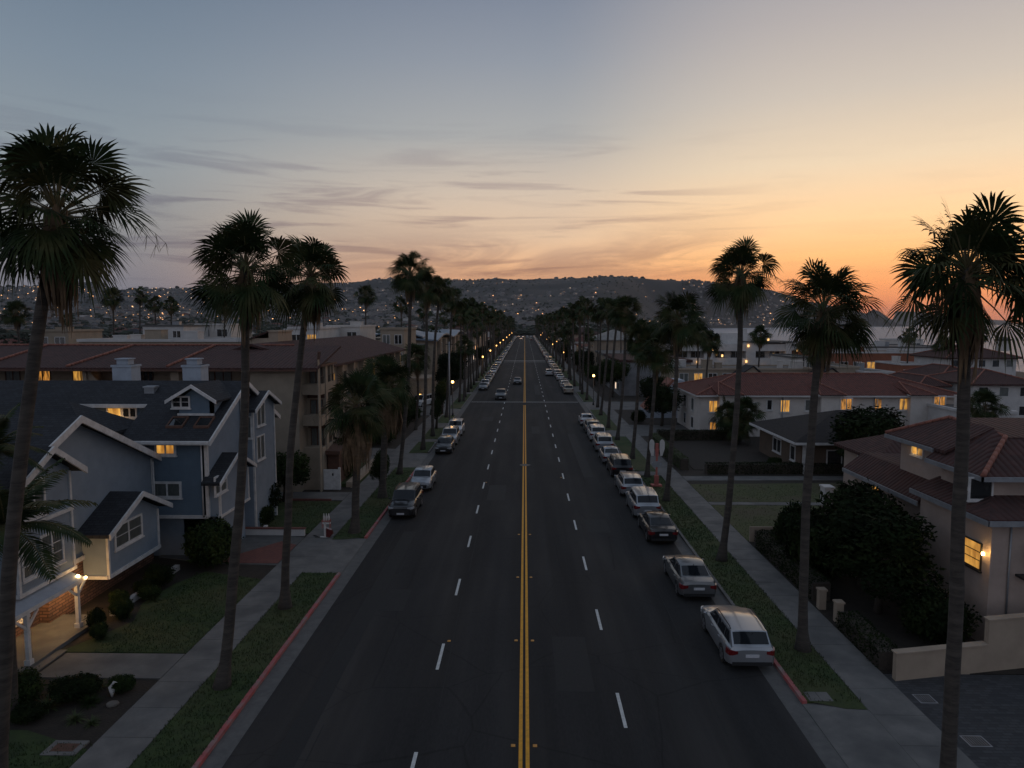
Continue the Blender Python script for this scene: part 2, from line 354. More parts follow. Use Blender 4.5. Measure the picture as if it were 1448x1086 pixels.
mb.add(vs, [(j*nx+i, j*nx+i+1, (j+1)*nx+i+1, (j+1)*nx+i) for j in range(len(ys)-1) for i in range(nx-1)], 0, True)
hillm = mat('chaparral_hillside', (.030, .032, .030), .98, (.014, .018, .017), .011, detail=9, c3=(.048, .044, .038), sc3=.006)
struct('ground', mb, hillm)
seam = mat('sea_water', (.15, .18, .235), .5, (.18, .205, .26), .006, bump=.7, bsc=.09, spec=.7, stretch=(.45, 1.6, 1))
seam.node_tree.nodes['Bump'].inputs['Distance'].default_value = 3.4
mb = MB(); mb.add([(150,-500,-10),(26000,-500,-10),(26000,26000,-10),(150,26000,-10)], [(0,1,2,3)])
struct('sea', mb, seam)
# a far cape beyond the bay, faint in the air
mb = MB(); P = []; prof = [(1245,452.9),(1262,451),(1268,439.5),(1280,440),(1300,441),(1320,444),(1340,446.5),(1360,449),(1385,450.5),(1410,452.4),(1430,453.4)]
D0 = 7600
for i, (px, py) in enumerate(prof):
    q = PY(px, py, D0); P.append(q)
n = len(P); vs = []
for k, (dy, hz) in enumerate(((-700, 0), (-350, .55), (0, 1), (500, .8), (1200, 0))):
    for q in P: vs.append((q.x*(D0+dy)/D0, D0+dy, -11+(q.z+11)*hz*(1+.08*mnoise.noise(Vector((q.x/300, k*3, 0))))))
mb.add(vs, [(k*n+i, k*n+i+1, (k+1)*n+i+1, (k+1)*n+i) for k in range(4) for i in range(n-1)], 0, True)
struct('far_hills', mb, hillm)
# ---------------------------------------------------------------- road, kerbs, pavements
YE = 706
RB = [(-60, -60)]
mb = MB(); mb.box(-9.2, 9.2, -30, YE, -.3, 0); struct('road', mb, asphalt)
mb = MB()
mb.box(-14, 14, YE, YE+16, -.3, .004)
struct('cross_road', mb, asphalt)
LA = [(36.2,42.4),(63.5,71),(77.5,79.5),(88,92.5),(100,108)]     # driveway aprons, left and right
RA = [(-5,23.8),(60.5,62.5),(81.5,86.5),(107,118)]
y = 130
while y < 690:
    LA.append((y, y+R.uniform(3.5, 6))); RA.append((y+R.uniform(3, 12), y+R.uniform(14, 18))); y += R.uniform(24, 40)
CROSS = (109, 119)
gm, cm, rm, sw, gr = MB(), MB(), MB(), MB(), MB()
joints = MB()
def inter(spans, a, b):
    r = []; y = a
    for s0, s1 in sorted(spans):
        if s1 <= y or s0 >= b: continue
        if s0 > y: r.append((y, s0))
        y = max(y, s1)
    if y < b: r.append((y, b))
    return r
for sg, AP in ((-1, LA), (1, RA)):
    a0, a1 = 9.203, 9.87
    gm.box(sg*a0, sg*a1, -30, YE, -.3, -.004)
    for (p, q) in inter(AP, -30, YE):
        if q-p < .6: continue
        red = (sg < 0 and q < 64) or (sg > 0 and 23 < p < 26)
        if sg > 0 and 23 < p < 26:
            rm.box(sg*9.873, sg*10.03, p, 28, -.3, .13); cm.box(sg*9.873, sg*10.03, 28.003, q, -.3, .13)
        else: (rm if red else cm).box(sg*9.873, sg*10.03, p, q, -.3, .13)
        # verge with slightly rounded ends
        gr.box(sg*10.033, sg*11.93, p+.02, q-.02, -.3, .115)
        if q-p > 2:
            gr.add([(sg*10.05, p+.02, .119), (sg*11.92, p+.02, .119), (sg*11.92, p-.5, .119), (sg*11.2, p-.45, .119)], [(0,1,2,3) if sg < 0 else (3,2,1,0)])
    for (p, q) in AP:
        q2 = min(q, YE)
        pts = [(sg*9.873, p, .02), (sg*9.873, q2, .02), (sg*10.9, q2, .105), (sg*10.9, p, .105)]
        cm.slab(pts, .25); cm.slab([(sg*10.9, p, .105), (sg*10.9, q2, .105), (sg*11.95, q2, .108), (sg*11.95, p, .108)], .25)
    # sidewalk panels
    y = -12.0
    while y < YE:
        st = 1.75 if y < 130 else 8.0
        dz = R.uniform(-.004, .004) if y < 130 else 0
        sw.box(sg*11.955, sg*13.72, y, y+st-.018, -.3, .112+dz, 0); y += st
struct('gutter', gm, gutterm); struct('kerb', cm, concrete); struct('painted_kerb', rm, redcurb); struct('sidewalk', sw, concrete)
o = struct('verge_grass', gr, grassm)
# yards behind the pavements
mb = MB(); mb.box(-160, -13.74, -10, 640, -.3, .06); mb.box(13.74, 108, 26, 330, -.3, .06); mb.box(13.74, 70, 330, 640, -.3, .055); struct('yard_ground', mb, soil)
mb = MB(); mb.box(13.74, 60, -10, 25.9, -.3, .075); struct('driveway_pavers', mb, pavers)
def flat(name, pts, z, m, t=.05):
    mb = MB(); mb.slab([(p[0], p[1], z) for p in pts], t); return struct(name, mb, m)
# left lawns, walks, driveway
bedp = G(150, 905).xy
flat('lawn', [(-13.76, 27.05), (-13.76, 35.2), (-17.2, 36.3), (-18.0, 34.5), (-18.3, 32), (-17.6, 30), (-18.2, 28.6), (-19, 27.05)], .10, grassm)
flat('lawn', [(-13.76, 8), (-13.76, 20.6), (-16.4, 21.6), (-30, 21.6), (-30, 8)], .10, grassm)
flat('garden_walk', [(-13.76, 25.0), (-13.76, 26.95), (-18.6, 26.95), (-18.6, 25.0)], .108, concrete)
flat('driveway', [(-13.76, 37.4), (-13.76, 42.3), (-21, 45.0), (-21, 38.6), (-17.5, 37.6)], .10, gutterm)
flat('brick_border', [(-13.77, 37.6), (-13.77, 40.8), (-14.9, 41.5), (-16.9, 38.6), (-17.3, 37.6)], .104+.02, redbrick, .02)
flat('lawn', [(-13.76, 43.2), (-13.76, 51.2), (-19.5, 51.2), (-19.5, 43.4)], .10, grassm)
flat('garden_walk', [(-13.76, 51.5), (-13.76, 54), (-24, 54), (-24, 51.5)], .105, concrete)
flat('driveway', [(-13.76, 66), (-13.76, 73), (-22, 75), (-22, 66)], .10, concrete)
flat('driveway', [(-13.76, 100), (-13.76, 112), (-30, 112), (-30, 100)], .10, gutterm)
flat('lawn', [(-13.76, 56), (-13.76, 65.5), (-17, 65.5), (-17, 56)], .30, grassm, .25)
# right lawns and walks
flat('lawn', [(13.76, 42.2), (13.76, 50.6), (31, 50.6), (31, 42.2)], .10, drygrass)
flat('garden_walk', [(13.76, 50.7), (13.76, 51.5), (31, 51.5), (31, 50.7)], .105, concrete)
flat('lawn', [(13.76, 51.6), (13.76, 57.2), (30, 58.2), (30, 51.6)], .10, drygrass)
flat('garden_walk', [(13.76, 58.6), (13.76, 60.3), (32, 60.6), (32, 59.2)], .105, concrete)
flat('lawn', [(15.5, 63), (15.5, 74), (24, 74), (23, 63)], .10, soil)
flat('driveway', [(13.76, 82), (13.76, 91), (26, 91), (26, 82)], .10, gutterm)
flat('driveway', [(13.76, 107), (13.76, 118), (34, 118), (34, 107)], .10, concrete)
# markings
mb = MB()
for x in (-.17, .05):
    for a, b in ((-20, 113.5), (117.2, 700)): mb.box(x, x+.12, a, b, 0, .006)
struct('yellow_lane_lines', mb, yellowp)
mb = MB()   # tar seams and utility patches in the road
for (x0, x1, y0, y1) in ((-6.9, -5.7, 31.5, 34.2), (1.2, 2.6, 24.5, 29.0), (4.1, 5.6, 44, 47), (-2.9, -1.5, 52, 57), (5.2, 6.1, 60, 84), (-7.8, -7.0, 20, 44), (.9, 1.9, 84, 90), (-6, -4.4, 95, 99), (2, 3, 130, 150)): mb.box(x0, x1, y0, y1, -.1, .004)
for x in (-6.75, 6.7, -3.05, 3.75):
    y = -20
    while y < 300:
        L_ = R.uniform(4, 16); o = R.uniform(-.06, .06); mb.slab([(x+o, y, .0045), (x+o+.035, y, .0045), (x-o+.035, y+L_, .0045), (x-o, y+L_, .0045)], .05); y += L_+R.uniform(0, 9)
struct('road_patches', mb, patchm)
mb = MB()
y = 28.25-7.45*4
k = 0
while y < 690:
    mb.box(-3.46, -3.34, y-2.2, y, 0, .006)
    mb.box(3.34, 3.46, y-2.2+3.65, y+3.65, 0, .006); y += 7.45
mb.box(-9.1, 9.1, 117.8, 118.1, 0, .006); mb.box(-9.1, 9.1, 245, 246.4, 0, .006)
mb.box(-9.1, 9.1, 238, 238.4, 0, .006)
struct('white_lane_dashes', mb, whitep)
mb = MB(); n = 40
for k in range(n):
    a, b = 2*math.pi*k/n, 2*math.pi*(k+1)/n
    mb.add([(.05+r*math.cos(t), 65.3+r*math.sin(t), .009) for r, t in ((.42,a),(.52,a),(.52,b),(.42,b))], [(0,1,2,3)])
mb.add([(.05+.42*math.cos(2*math.pi*k/n), 65.3+.42*math.sin(2*math.pi*k/n), .0085) for k in range(n)], [tuple(range(n))], 1)
tag(mb.build('manhole_cover', [gutterm, metald]), 'round manhole cover with a pale rim on the yellow centre line', 'manhole cover')
refm = mat('amber_reflector', (.28, .13, .02), .4, emit=(1, .5, .1), estr=.05)
for i, (x, y) in enumerate([(-.35, 21.2), (.35, 21.2), (-.35, 28.6), (.35, 28.6), (-.35, 36), (.35, 36), (-3.2, 28.5), (-3.25, 58), (3.2, 60), (-.35, 43.5), (.35, 43.5)]):
    mb = MB(); mb.slab([(x-.05, y-.05, .024), (x+.05, y-.05, .024), (x+.05, y+.05, .024), (x-.05, y+.05, .024)], .02)
    mb.add([(x-.07,y-.07,.004),(x+.07,y-.07,.004),(x+.07,y+.07,.004),(x-.07,y+.07,.004),(x-.05,y-.05,.0245),(x+.05,y-.05,.0245),(x+.05,y+.05,.0245),(x-.05,y+.05,.0245)],[(0,1,5,4),(1,2,6,5),(2,3,7,6),(3,0,4,7)])
    tag(mb.build('road_reflector', refm), 'small amber reflector stud glued beside the lane lines', 'road reflector', 'amber reflector studs on the road')
# ---------------------------------------------------------------- foliage builders
def leafball(n, lobes, size, seed, flat_=.0):
    """many small leaf clumps spread through overlapping lobes (cx,cy,cz,rx,ry,rz)"""
    r = random.Random(seed); mb = MB(); vol = [l[3]*l[4]*l[5] for l in lobes]; V = []; F = []
    for i in range(n):
        l = r.choices(lobes, vol)[0]
        while True:
            d = Vector((r.gauss(0,1), r.gauss(0,1), r.gauss(0,1)))
            if d.length > .1: break
        d.normalize(); k = r.uniform(.3, 1.0)**.5*(1+.30*mnoise.noise(d*2.6+Vector((seed, l[0], 0))))+(r.uniform(0, .16) if r.random() < .12 else 0)
        c = Vector((l[0]+d.x*l[3]*k, l[1]+d.y*l[4]*k, l[2]+d.z*l[5]*k))
        if c.z < .02: c.z = r.uniform(.02, .2)
        s = size*r.uniform(.6, 1.4); a = Vector((r.gauss(0,1), r.gauss(0,1), r.gauss(0,.6))).normalized()
        b = a.cross(d+Vector((r.uniform(-.5,.5), r.uniform(-.5,.5), r.uniform(-.5,.5))))
        if b.length < .05: continue
        b.normalize(); o = len(V)
        V += [c-a*s, c-b*s*.45, c+a*s, c+b*s*.45]; F.append((o, o+1, o+2, o+3))
    mb.add(V, F); return mb
MESH = {}
def crown_mesh(key, fn):
    if key not in MESH: MESH[key] = fn()
    return MESH[key]
def inst(name, me, parent, loc=(0,0,0), rz=0, sc=(1,1,1), m=None):
    o = bpy.data.objects.new(name, me); COL.objects.link(o)
    if parent is not None:
        o.parent = parent; org = Vector(parent['o_']); o.location = Vector(loc)-org; o['o_'] = tuple(loc)
    else: o.location = loc
    o.rotation_euler = (0, 0, rz); o.scale = sc if isinstance(sc, tuple) else (sc, sc, sc)
    return o
def mesh_of(mb, name, m):
    o = mb.build(name, m, uv=False); me = o.data; bpy.data.objects.remove(o); return me
BUSH = [mesh_of(leafball(6500, [(0,0,.5,.8,.8,.5),(.35,.2,.6,.55,.5,.42),(-.35,-.25,.55,.55,.55,.45),(.1,-.4,.45,.5,.5,.42)], .055, 11+i), 'foliage', m) for i, m in enumerate((leafm, leafd, leafm))]
HEDGEM = {}
def tree_lobes(seed, n=9):
    r = random.Random(seed); ls = [(0,0,.62,.34,.34,.30)]
    for i in range(n):
        a = r.uniform(0, 6.28); q = r.uniform(.18, .36); ls.append((q*math.cos(a), q*math.sin(a), r.uniform(.42, .86), r.uniform(.14,.24), r.uniform(.14,.24), r.uniform(.11,.19)))
    return ls
TREE = [mesh_of(leafball(8000, tree_lobes(40+i), .026, 50+i), 'crown', leafm if i % 2 else leafd) for i in range(4)]
TREEF = [mesh_of(leafball(520, tree_lobes(60+i, 6), .075, 70+i), 'crown', fartree) for i in range(4)]
def branchy(h, r, seed):
    q = random.Random(seed); mb = MB(); mb.tube([(0,0,0), (.02*h, 0, h*.25), (0, .02*h, h*.5), (0, 0, h*.72)], [r*1.25, r, r*.7, r*.3], 8)
    for k in range(6):
        a = q.uniform(0, 6.28); z = h*q.uniform(.28, .5); e = h*q.uniform(.2, .34)
        mb.tube([(0,0,z), (e*.5*math.cos(a), e*.5*math.sin(a), z+e*.5), (e*math.cos(a), e*math.sin(a), z+e*.8)], [r*.5, r*.35, r*.15], 5)
    return mb
TRUNKF = mesh_of(branchy(1, .035, 3), 'trunk', barkt)
def bush(x, y, z, r, h, label, name='shrub', v=0, m=None, cat='shrub', group=None):
    t = thing(name, label, cat, (x, y, z), group)
    inst('foliage', BUSH[v % 3], t, (x, y, z), R.uniform(0, 6.28), (r, r*R.uniform(.9, 1.1), h))
    mb = MB()
    for k in range(5):
        a = R.uniform(0, 6.28); mb.tube([(x, y, z-.05), (x+.2*r*math.cos(a), y+.2*r*math.sin(a), z+h*.3), (x+.5*r*math.cos(a), y+.5*r*math.sin(a), z+h*.6)], [.03*r, .02*r, .01*r], 4)
    mb.build('stem', barkt, t, uv=False)
    return t
def tree(x, y, z, w_, h, label, v=0, group=None, far=False, name='tree'):
    t = thing(name, label, 'tree', (x, y, z), group)
    inst('crown', (TREEF if far else TREE)[v % 4], t, (x, y, z), R.uniform(0, 6.28), (w_, w_, h))
    if far: inst('trunk', TRUNKF, t, (x, y, z), 0, (h, h, h))
    else:
        o = branchy(h, h*.035, v).build('trunk', barkt, None, uv=False); o.parent = t
    return t
def hedge(pts, wd, h, label, m=leafd, sd=5):
    """clipped hedge following a line: a twiggy core wrapped in leaves"""
    t = thing('hedge', label, 'hedge', (pts[0][0], pts[0][1], .05)); mb = MB(); core = MB(); r = random.Random(sd)
    for (a, b) in zip(pts, pts[1:]):
        d = Vector((b[0]-a[0], b[1]-a[1], 0)); ln = d.length; d.normalize(); s = Vector((-d.y, d.x, 0))
        A = Vector((a[0], a[1], 0)); w2 = wd/2*.86
        core.slab([A+s*w2+Vector((0,0,h*.93)), A-s*w2+Vector((0,0,h*.93)), A-s*w2+d*ln+Vector((0,0,h*.93)), A+s*w2+d*ln+Vector((0,0,h*.93))], h*.9)
        V, F = [], []
        for i in range(int(ln*(wd+2*h)*210)):
            u = r.uniform(0, ln); k = r.uniform(0, wd+2*h)
            if k < h: q = A+d*u+s*(wd/2)+Vector((0,0,k)); n_ = s
            elif k < h+wd: q = A+d*u+s*(wd/2-(k-h))+Vector((0,0,h)); n_ = Vector((0,0,1))
            else: q = A+d*u-s*(wd/2)+Vector((0,0,k-h-wd)); n_ = -s
            q = q+n_*(.06*mnoise.noise(q*1.8)+r.uniform(-.05, .03)); a_ = Vector((r.gauss(0,1), r.gauss(0,1), r.gauss(0,1))).normalized()
            b_ = a_.cross(n_+Vector((r.uniform(-.6,.6), r.uniform(-.6,.6), r.uniform(-.6,.6)))).normalized(); z_ = r.uniform(.035, .075)
            o = len(V); V += [q-a_*z_, q-b_*z_*.5, q+a_*z_, q+b_*z_*.5]; F.append((o, o+1, o+2, o+3))
        mb.add(V, F)
    mb.build('leaves', m, t, uv=False); core.build('core', barkt, t, uv=False); return t
# ---------------------------------------------------------------- fan palms
def fan_crown(seed, nf=44, seg=20, dead=False, low=False):
    r = random.Random(seed); V, F = [], []; P = MB()
    for i in range(nf):
        t = (i+.5)/nf; az = i*2.39996+r.uniform(-.3, .3)
        el_ = math.radians(84-122*t+r.uniform(-14, 12))
        pl = r.uniform(.45, 1.35)*(1 if not low else .95); bl = r.uniform(.68, .98)
        wind = Vector((-.16+.1*r.random(), .05, 0))
        d = Vector((math.cos(el_)*math.cos(az), math.cos(el_)*math.sin(az), math.sin(el_)))
        pts = []; p = Vector((0,0,-.25+.25*math.sin(el_))); dd = d.copy()
        for k in range(4):
            pts.append(p.copy()); p = p+dd*(pl/3); dd = (dd+Vector((0,0,-.06-.10*t))+wind*.2).normalized()
        P.tube(pts, [.032, .024, .018, .014], 4 if not low else 3, cap=False)
        c = pts[-1]; dd.normalize(); s = dd.cross(Vector((0,0,1)))
        if s.length < .1: s = Vector((1,0,0))
        s.normalize(); rl = r.uniform(-1.1, 1.1); s = (s*math.cos(rl)+dd.cross(s)*math.sin(rl)).normalized(); nrm = s.cross(dd).normalized()
        if nrm.z < 0: nrm = -nrm
        spread = math.radians(r.uniform(80, 118)); droop = r.uniform(.45, 1.15)*(.6+.5*t)
        ang = [spread*(2*(k+.5)/seg-1) for k in range(seg)]; half = spread/seg*1.02
        for k, a in enumerate(ang):
            L_ = bl*(.78+.22*math.cos(a*.9))*r.uniform(.88, 1.1); dirv = dd*math.cos(a)+s*math.sin(a); side = s*math.cos(a)-dd*math.sin(a)
            fold = nrm*(.06*(1 if k % 2 else -1)); o = len(V); dr = droop*r.uniform(.7, 1.5)
            def pt(q): return c+dirv*(L_*q)+fold*q*.5+nrm*(-.10*(abs(a)/spread)**2*L_*q)+Vector((0,0,-dr*.42*L_*(max(0, q-.45)**2*2.6+.12*q)))+wind*q*q*.6
            w1 = math.tan(half)*L_*.62
            p1, p2, p3 = pt(.62), pt(.86), pt(1.1*r.uniform(.92, 1.08))
            V += [c, p1-side*w1, p1+side*w1, p2-side*w1*.55, p2+side*w1*.55, p3]
            F += [(o, o+1, o+2), (o+1, o+3, o+4, o+2), (o+3, o+5, o+4)]
    if not low:   # bare flower stalks arching out past the fans
        for i in range(5):
            az = r.uniform(0, 6.28); d = Vector((math.cos(az), math.sin(az), .55)).normalized(); p = Vector((0,0,-.2)); pts = []
            for k in range(9): pts.append(p.copy()); p = p+d*.31; d = (d+Vector((0,0,-.2))).normalized()
            P.tube(pts, [.016-.0014*k for k in range(9)], 3, cap=False)
            for k in range(3, 9):
                for g in range(3): q = pts[k]; e = q+Vector((r.uniform(-.2,.2), r.uniform(-.2,.2), -r.uniform(.15,.45))); P.tube([q, e], [.006, .003], 3, cap=False)
    mb = MB(); mb.add(V, F); n0 = len(mb.v); mb.add(P.v, P.f, 1, True); return mb
def skirt(seed, n=46, ln=1.7, wide=.5, strands=5):
    r = random.Random(seed); V, F = [], []; mb = MB()
    for i in range(n):
        az = r.uniform(0, 6.28); z0 = r.uniform(-.35*ln, .1); q = r.uniform(.12, .24); out_ = r.uniform(.3, 1)*wide
        L_ = ln*r.uniform(.45, 1); dx, dy = math.cos(az), math.sin(az)
        for s in range(strands):
            a2 = az+r.uniform(-.32, .32); ex, ey = math.cos(a2), math.sin(a2); w_ = r.uniform(.03, .085); sx, sy = -ey*w_, ex*w_
            pts = [(q*dx, q*dy, z0), (out_*ex*.75, out_*ey*.75, z0-L_*.28), (out_*ex, out_*ey, z0-L_*.62), (out_*ex*r.uniform(.6,1.05), out_*ey*r.uniform(.6,1.05), z0-L_*r.uniform(.9, 1.1))]
            o = len(V)
            for k, p in enumerate(pts):
                ww = (.35, 1, .8, .15)[k]; V += [(p[0]-sx*ww, p[1]-sy*ww, p[2]), (p[0]+sx*ww, p[1]+sy*ww, p[2]+r.uniform(-.02,.02))]
            F += [(o+2*k, o+2*k+1, o+2*k+3, o+2*k+2) for k in range(3)]
    mb.add(V, F); return mb
CROWN = [mesh_of(fan_crown(100+i, 56, 26), 'crown', [frond, petm]) for i in range(5)]
CROWNL = [mesh_of(fan_crown(200+i, 26, 9, low=True), 'crown', [frond, petm]) for i in range(4)]
SKIRT = [mesh_of(skirt(300+i), 'dead_frond_skirt', deadfrond) for i in range(3)]
SKIRTB = mesh_of(skirt(320, 80, 3.0, .85, 6), 'dead_frond_skirt', deadfrond)
SKIRTL = mesh_of(skirt(330, 16, 1.4, .6, 3), 'dead_frond_skirt', deadfrond)
def trunk_mb(b, t, r0, r1, n=9, k=12, bend=.3, flare=1.9):
    b, t = Vector(b), Vector(t); pts, rad = [], []; sd = R.uniform(0, 50); hh = (t-b).length
    for i in range(k+1):
        u = i/k; p = b+(t-b)*u; off = bend*math.sin(math.pi*u)
        p = p+Vector((off*math.sin(sd), off*math.cos(sd), 0))+Vector((.05*mnoise.noise(Vector((sd, u*5, 0))), .05*mnoise.noise(Vector((sd, u*5, 7))), 0))
        r = r0+(r1-r0)*u
        if u*hh < 1.6: r *= 1+(flare-1)*(1-u*hh/1.6)**2.2
        pts.append(p); rad.append(r*(1+.05*mnoise.noise(Vector((sd, u*9, 3)))))
    # denser rings near the foot
    pts.insert(1, pts[0].lerp(pts[1], .35)); rad.insert(1, rad[0]*.55+rad[1]*.45*1.0)
    return MB().tube(pts, rad, n)
def palm(base, top, label, sc=1.0, v=0, sk=1, hi=True, r0=.24, r1=.16, group='fan palms lining the street', bend=.25, name='fan_palm'):
    base, top = Vector(base), Vector(top); t = thing(name, label, 'palm tree', tuple(base), group)
    trunk_mb(base-Vector((0,0,.15)), top, r0, r1, 10 if hi else 6, 14 if hi else 7, bend).build('trunk', bark, t, uv=False)
    inst('crown', (CROWN if hi else CROWNL)[v % (5 if hi else 4)], t, top, R.uniform(0, 6.28), sc)
    if sk == 1: inst('dead_frond_skirt', SKIRT[v % 3] if hi else SKIRTL, t, top, R.uniform(0, 6.28), (sc*.95, sc*.95, sc*1.25))
    if sk == 2: inst('dead_frond_skirt', SKIRTB, t, top, R.uniform(0, 6.28), sc)
    return t
NEAR = [  # base pixel, crown pixel, scale, skirt, label
 ((-14.15, 17.4), (92, 300), 1.08, 1, 'tallest foreground fan palm at the far left, beside the blue house, with drooping brown fronds'),
 (G(313, 975), (347, 378), 1.02, 1, 'fan palm in the left verge nearest camera, second trunk from the left edge'),
 (G(403, 862), (441, 388), 1.05, 1, 'leaning fan palm standing at the end of the left verge just before the first driveway'),
 (G(501, 755), (503, 572), 1.25, 2, 'short thick fan palm with a huge skirt of dead fronds before the tan apartments'),
 (G(541, 705), (549, 540), 1.22, 2, 'second short shaggy fan palm, beside the parked black car on the left kerb'),
 (G(565, 672), (580, 386), 1.08, 1, 'slender tall fan palm at the left kerb beside the silver hatchback'),
 (G(598, 637), (603, 404), 1.05, 1, 'slender fan palm in the grass beside the small black car on the left'),
 (G(612, 618), (622, 410), 1.0, 1, 'slender fan palm just behind the black car of the left kerb, crown touching its neighbour'),
 (G(631, 591), (640, 422), 1.0, 1, 'slender fan palm beside the pale lamp post of the left corner'),
 ((PY(1334, 1180, 17.9).x, 17.9), (1376, 378), 1.08, 1, 'largest fan palm of the right side, dark against the sunset at the right edge'),
 (G(1135, 922), (1170, 438), 1.1, 1, 'fan palm in the right verge beside the silver estate car'),
 (G(1020, 795), (1047, 388), 1.03, 1, 'tall slim fan palm in the right verge beside the grey saloon'),
 (G(942, 710), (958, 447), 1.15, 1, 'fan palm in the right verge beyond the black car, broad shaggy crown'),
 (G(915, 676), (929, 490), 1.15, 1, 'lower fan palm of the right verge next to the red striped sign post'),
 (G(894, 650), (905, 476), 1.05, 1, 'fan palm on the right verge, fifth trunk away from the camera'),
 (G(873, 623), (885, 441), 1.05, 1, 'fan palm on the right verge beside the row of pale parked cars'),
 (G(860, 606), (874, 440), 1.0, 1, 'fan palm on the right verge, its crown merged with the one beside it'),
 (G(849, 588), (861, 436), 1.0, 1, 'fan palm at the corner of the right hand driveway apron'),
]
for i, (b, c, s, sk, lb) in enumerate(NEAR):
    b = Vector((b[0], b[1], .1)); t_ = PY(c[0], c[1], b.y)
    palm(b, (t_.x, b.y+R.uniform(-.3, .3), t_.z), lb, s, i, sk, True, (.2 if i < 3 or 8 < i < 12 else .185) if sk == 1 else .25, .13 if sk == 1 else .24, bend=.12 if sk == 2 else (.06 if i == 9 else .3))
FARL = 'distant fan palm in the left row, dark against the hillside'; FARR = 'distant fan palm in the right row, dark against the hillside'
for sg, lab, y0 in ((-1, FARL, 117), (1, FARR, 110)):
    y = y0
    while y < 690:
        x = sg*(11+R.uniform(-.5, .6)); hgt = R.uniform(13.8, 17.2) if R.random() > .25 else R.uniform(9, 12.5)
        palm((x, y, .1), (x+R.uniform(-.5, .5), y+R.uniform(-.5, .5), hgt), lab, R.uniform(.95, 1.25), R.randrange(9), 1, False, .17, .12, group='distant fan palms lining both sides of the street')
        if R.random() < .55 and y > 150:
            x2 = sg*R.uniform(15, 24); palm((x2, y+3, .1), (x2+R.uniform(-.5,.5), y+3, R.uniform(9, 16)), lab, R.uniform(.95, 1.25), R.randrange(9), 1, False, .17, .12, group='distant fan palms lining both sides of the street')
        y += R.uniform(7, 10.5)
TOWNP = [(157,420,115),(196,418,125),(216,430,132),(239,430,128),(316,432,120),(20,442,95),(515,415,118),(565,430,125),(95,452,180),(440,438,118),(597,440,150),(655,490,118),(586,505,86),
 (985,470,112),(1001,482,100),(1073,474,118),(1135,484,122),(1190,482,135),(1283,474,128),(1333,484,124),(1385,473,138),(805,452,165),(1150,500,110)]
TPL = ['fan palm left of the pair of crowns on the far left skyline, standing alone', 'leftmost of the three close fan palms on the far left skyline', 'middle one of the three close fan palms on the far left skyline', 'rightmost of the three close fan palms on the far left skyline', 'small distant fan palm whose crown shows behind the second big left palm', 'blurry dark fan palm at the left edge behind the biggest trunk', 'lone fan palm on the skyline midway between the big left palms and the street row', 'fan palm on the skyline immediately left of the slender street palms', 'far small fan palm beside the trunk of the biggest left palm', 'small fan palm behind the crown of the third big left palm', 'fan palm squeezed between the crowns of the slender left street palms', 'low fan palm in front of the curved roof building', 'low fan palm beside the end of the tan apartment wing', 'fan palm at the left end of the white balcony block, taller of the two', 'fan palm at the left end of the white balcony block, lower of the two', 'fan palm standing in front of the middle of the white balcony block', 'fan palm at the right end of the white balcony block', 'fan palm half hidden behind the crown of the middle right street palm', 'lone fan palm silhouetted against the sea before the terracotta block', 'pair-trunk looking fan palm just left of the largest right palm trunk', 'lone fan palm against the sea at the right of the largest right palm', 'far fan palm at the start of the distant right row, set back', 'short fan palm behind the red tile roof near the white balcony block']
for i, (px, py, D) in enumerate(TOWNP):
    q = PY(px, py, D); pos = ['left', 'right'][px > 742]
    palm((q.x, D, .0), (q.x+.3, D, q.z), TPL[i], 1.0 if D > 90 else 1.1, i, 1, D < 125, .17, .12, group='fan palms among the %s roofs' % pos)
# low bushy palms
def small_palm(px, py, D, s, label, stems=3):
    c = PY(px, py, D); t = thing('bushy_palm', label, 'palm tree', (c.x, D, .05))
    for k in range(stems):
        a = k*2.1+.4; q = Vector((c.x+s*1.1*math.cos(a)*(stems > 1), D+s*.8*math.sin(a)*(stems > 1), c.z+R.uniform(-.5, .4)))
        trunk_mb((c.x+.1*math.cos(a), D+.1*math.sin(a), -.1), q, .17, .12, 7, 8, .15).build('trunk', bark, t, uv=False)
        inst('crown', CROWN[k], t, q, a, s)
small_palm(1043, 590, 77, 1.05, 'bushy clump of low palms before the lit windows of the cream row house')
small_palm(1393, 578, 66, 1.0, 'low round palm at the far right behind the tan tiled house', 1)
# feather palm in the blue house garden
def pinnate(seed, n=20, ln=2.6):
    r = random.Random(seed); V, F = [], []; P = MB()
    for i in range(n):
        az = i*2.4+r.uniform(-.2, .2); e = math.radians(75-75*(i/n)); d = Vector((math.cos(e)*math.cos(az), math.cos(e)*math.sin(az), math.sin(e))); p = Vector((0,0,0)); pts = []
        for k in range(12):
            pts.append(p.copy()); p = p+d*(ln/11); d = (d+Vector((0,0,-.13))).normalized()
        P.tube(pts, [.03-.002*k for k in range(12)], 4, cap=False)
        for k in range(2, 34):
            u = k/34*11; j = min(10, int(u)); q = pts[j].lerp(pts[j+1], u-j); ax = (pts[j+1]-pts[j]).normalized(); s = ax.cross(Vector((0,0,1)))
            s = s.normalized() if s.length > .05 else Vector((1,0,0))
            L_ = .62*math.sin(math.pi*min(1, (k/34)*.85+.15))+.1
            for g in (-1, 1):
                tip = q+s*g*L_*.8+ax*L_*.5+Vector((0,0,-.28*L_+r.uniform(-.05,.05))); o = len(V); wv = ax*.042
                mid = q.lerp(tip, .5)+Vector((0,0,.05)); V += [q-wv*.6, q+wv*.6, mid+wv, mid-wv, tip]; F += [(o, o+1, o+2, o+3), (o+3, o+2, o+4)]
    mb = MB(); mb.add(V, F); mb.add(P.v, P.f, 1, True); return mb
PINN = mesh_of(pinnate(5), 'crown', [frond, petm])
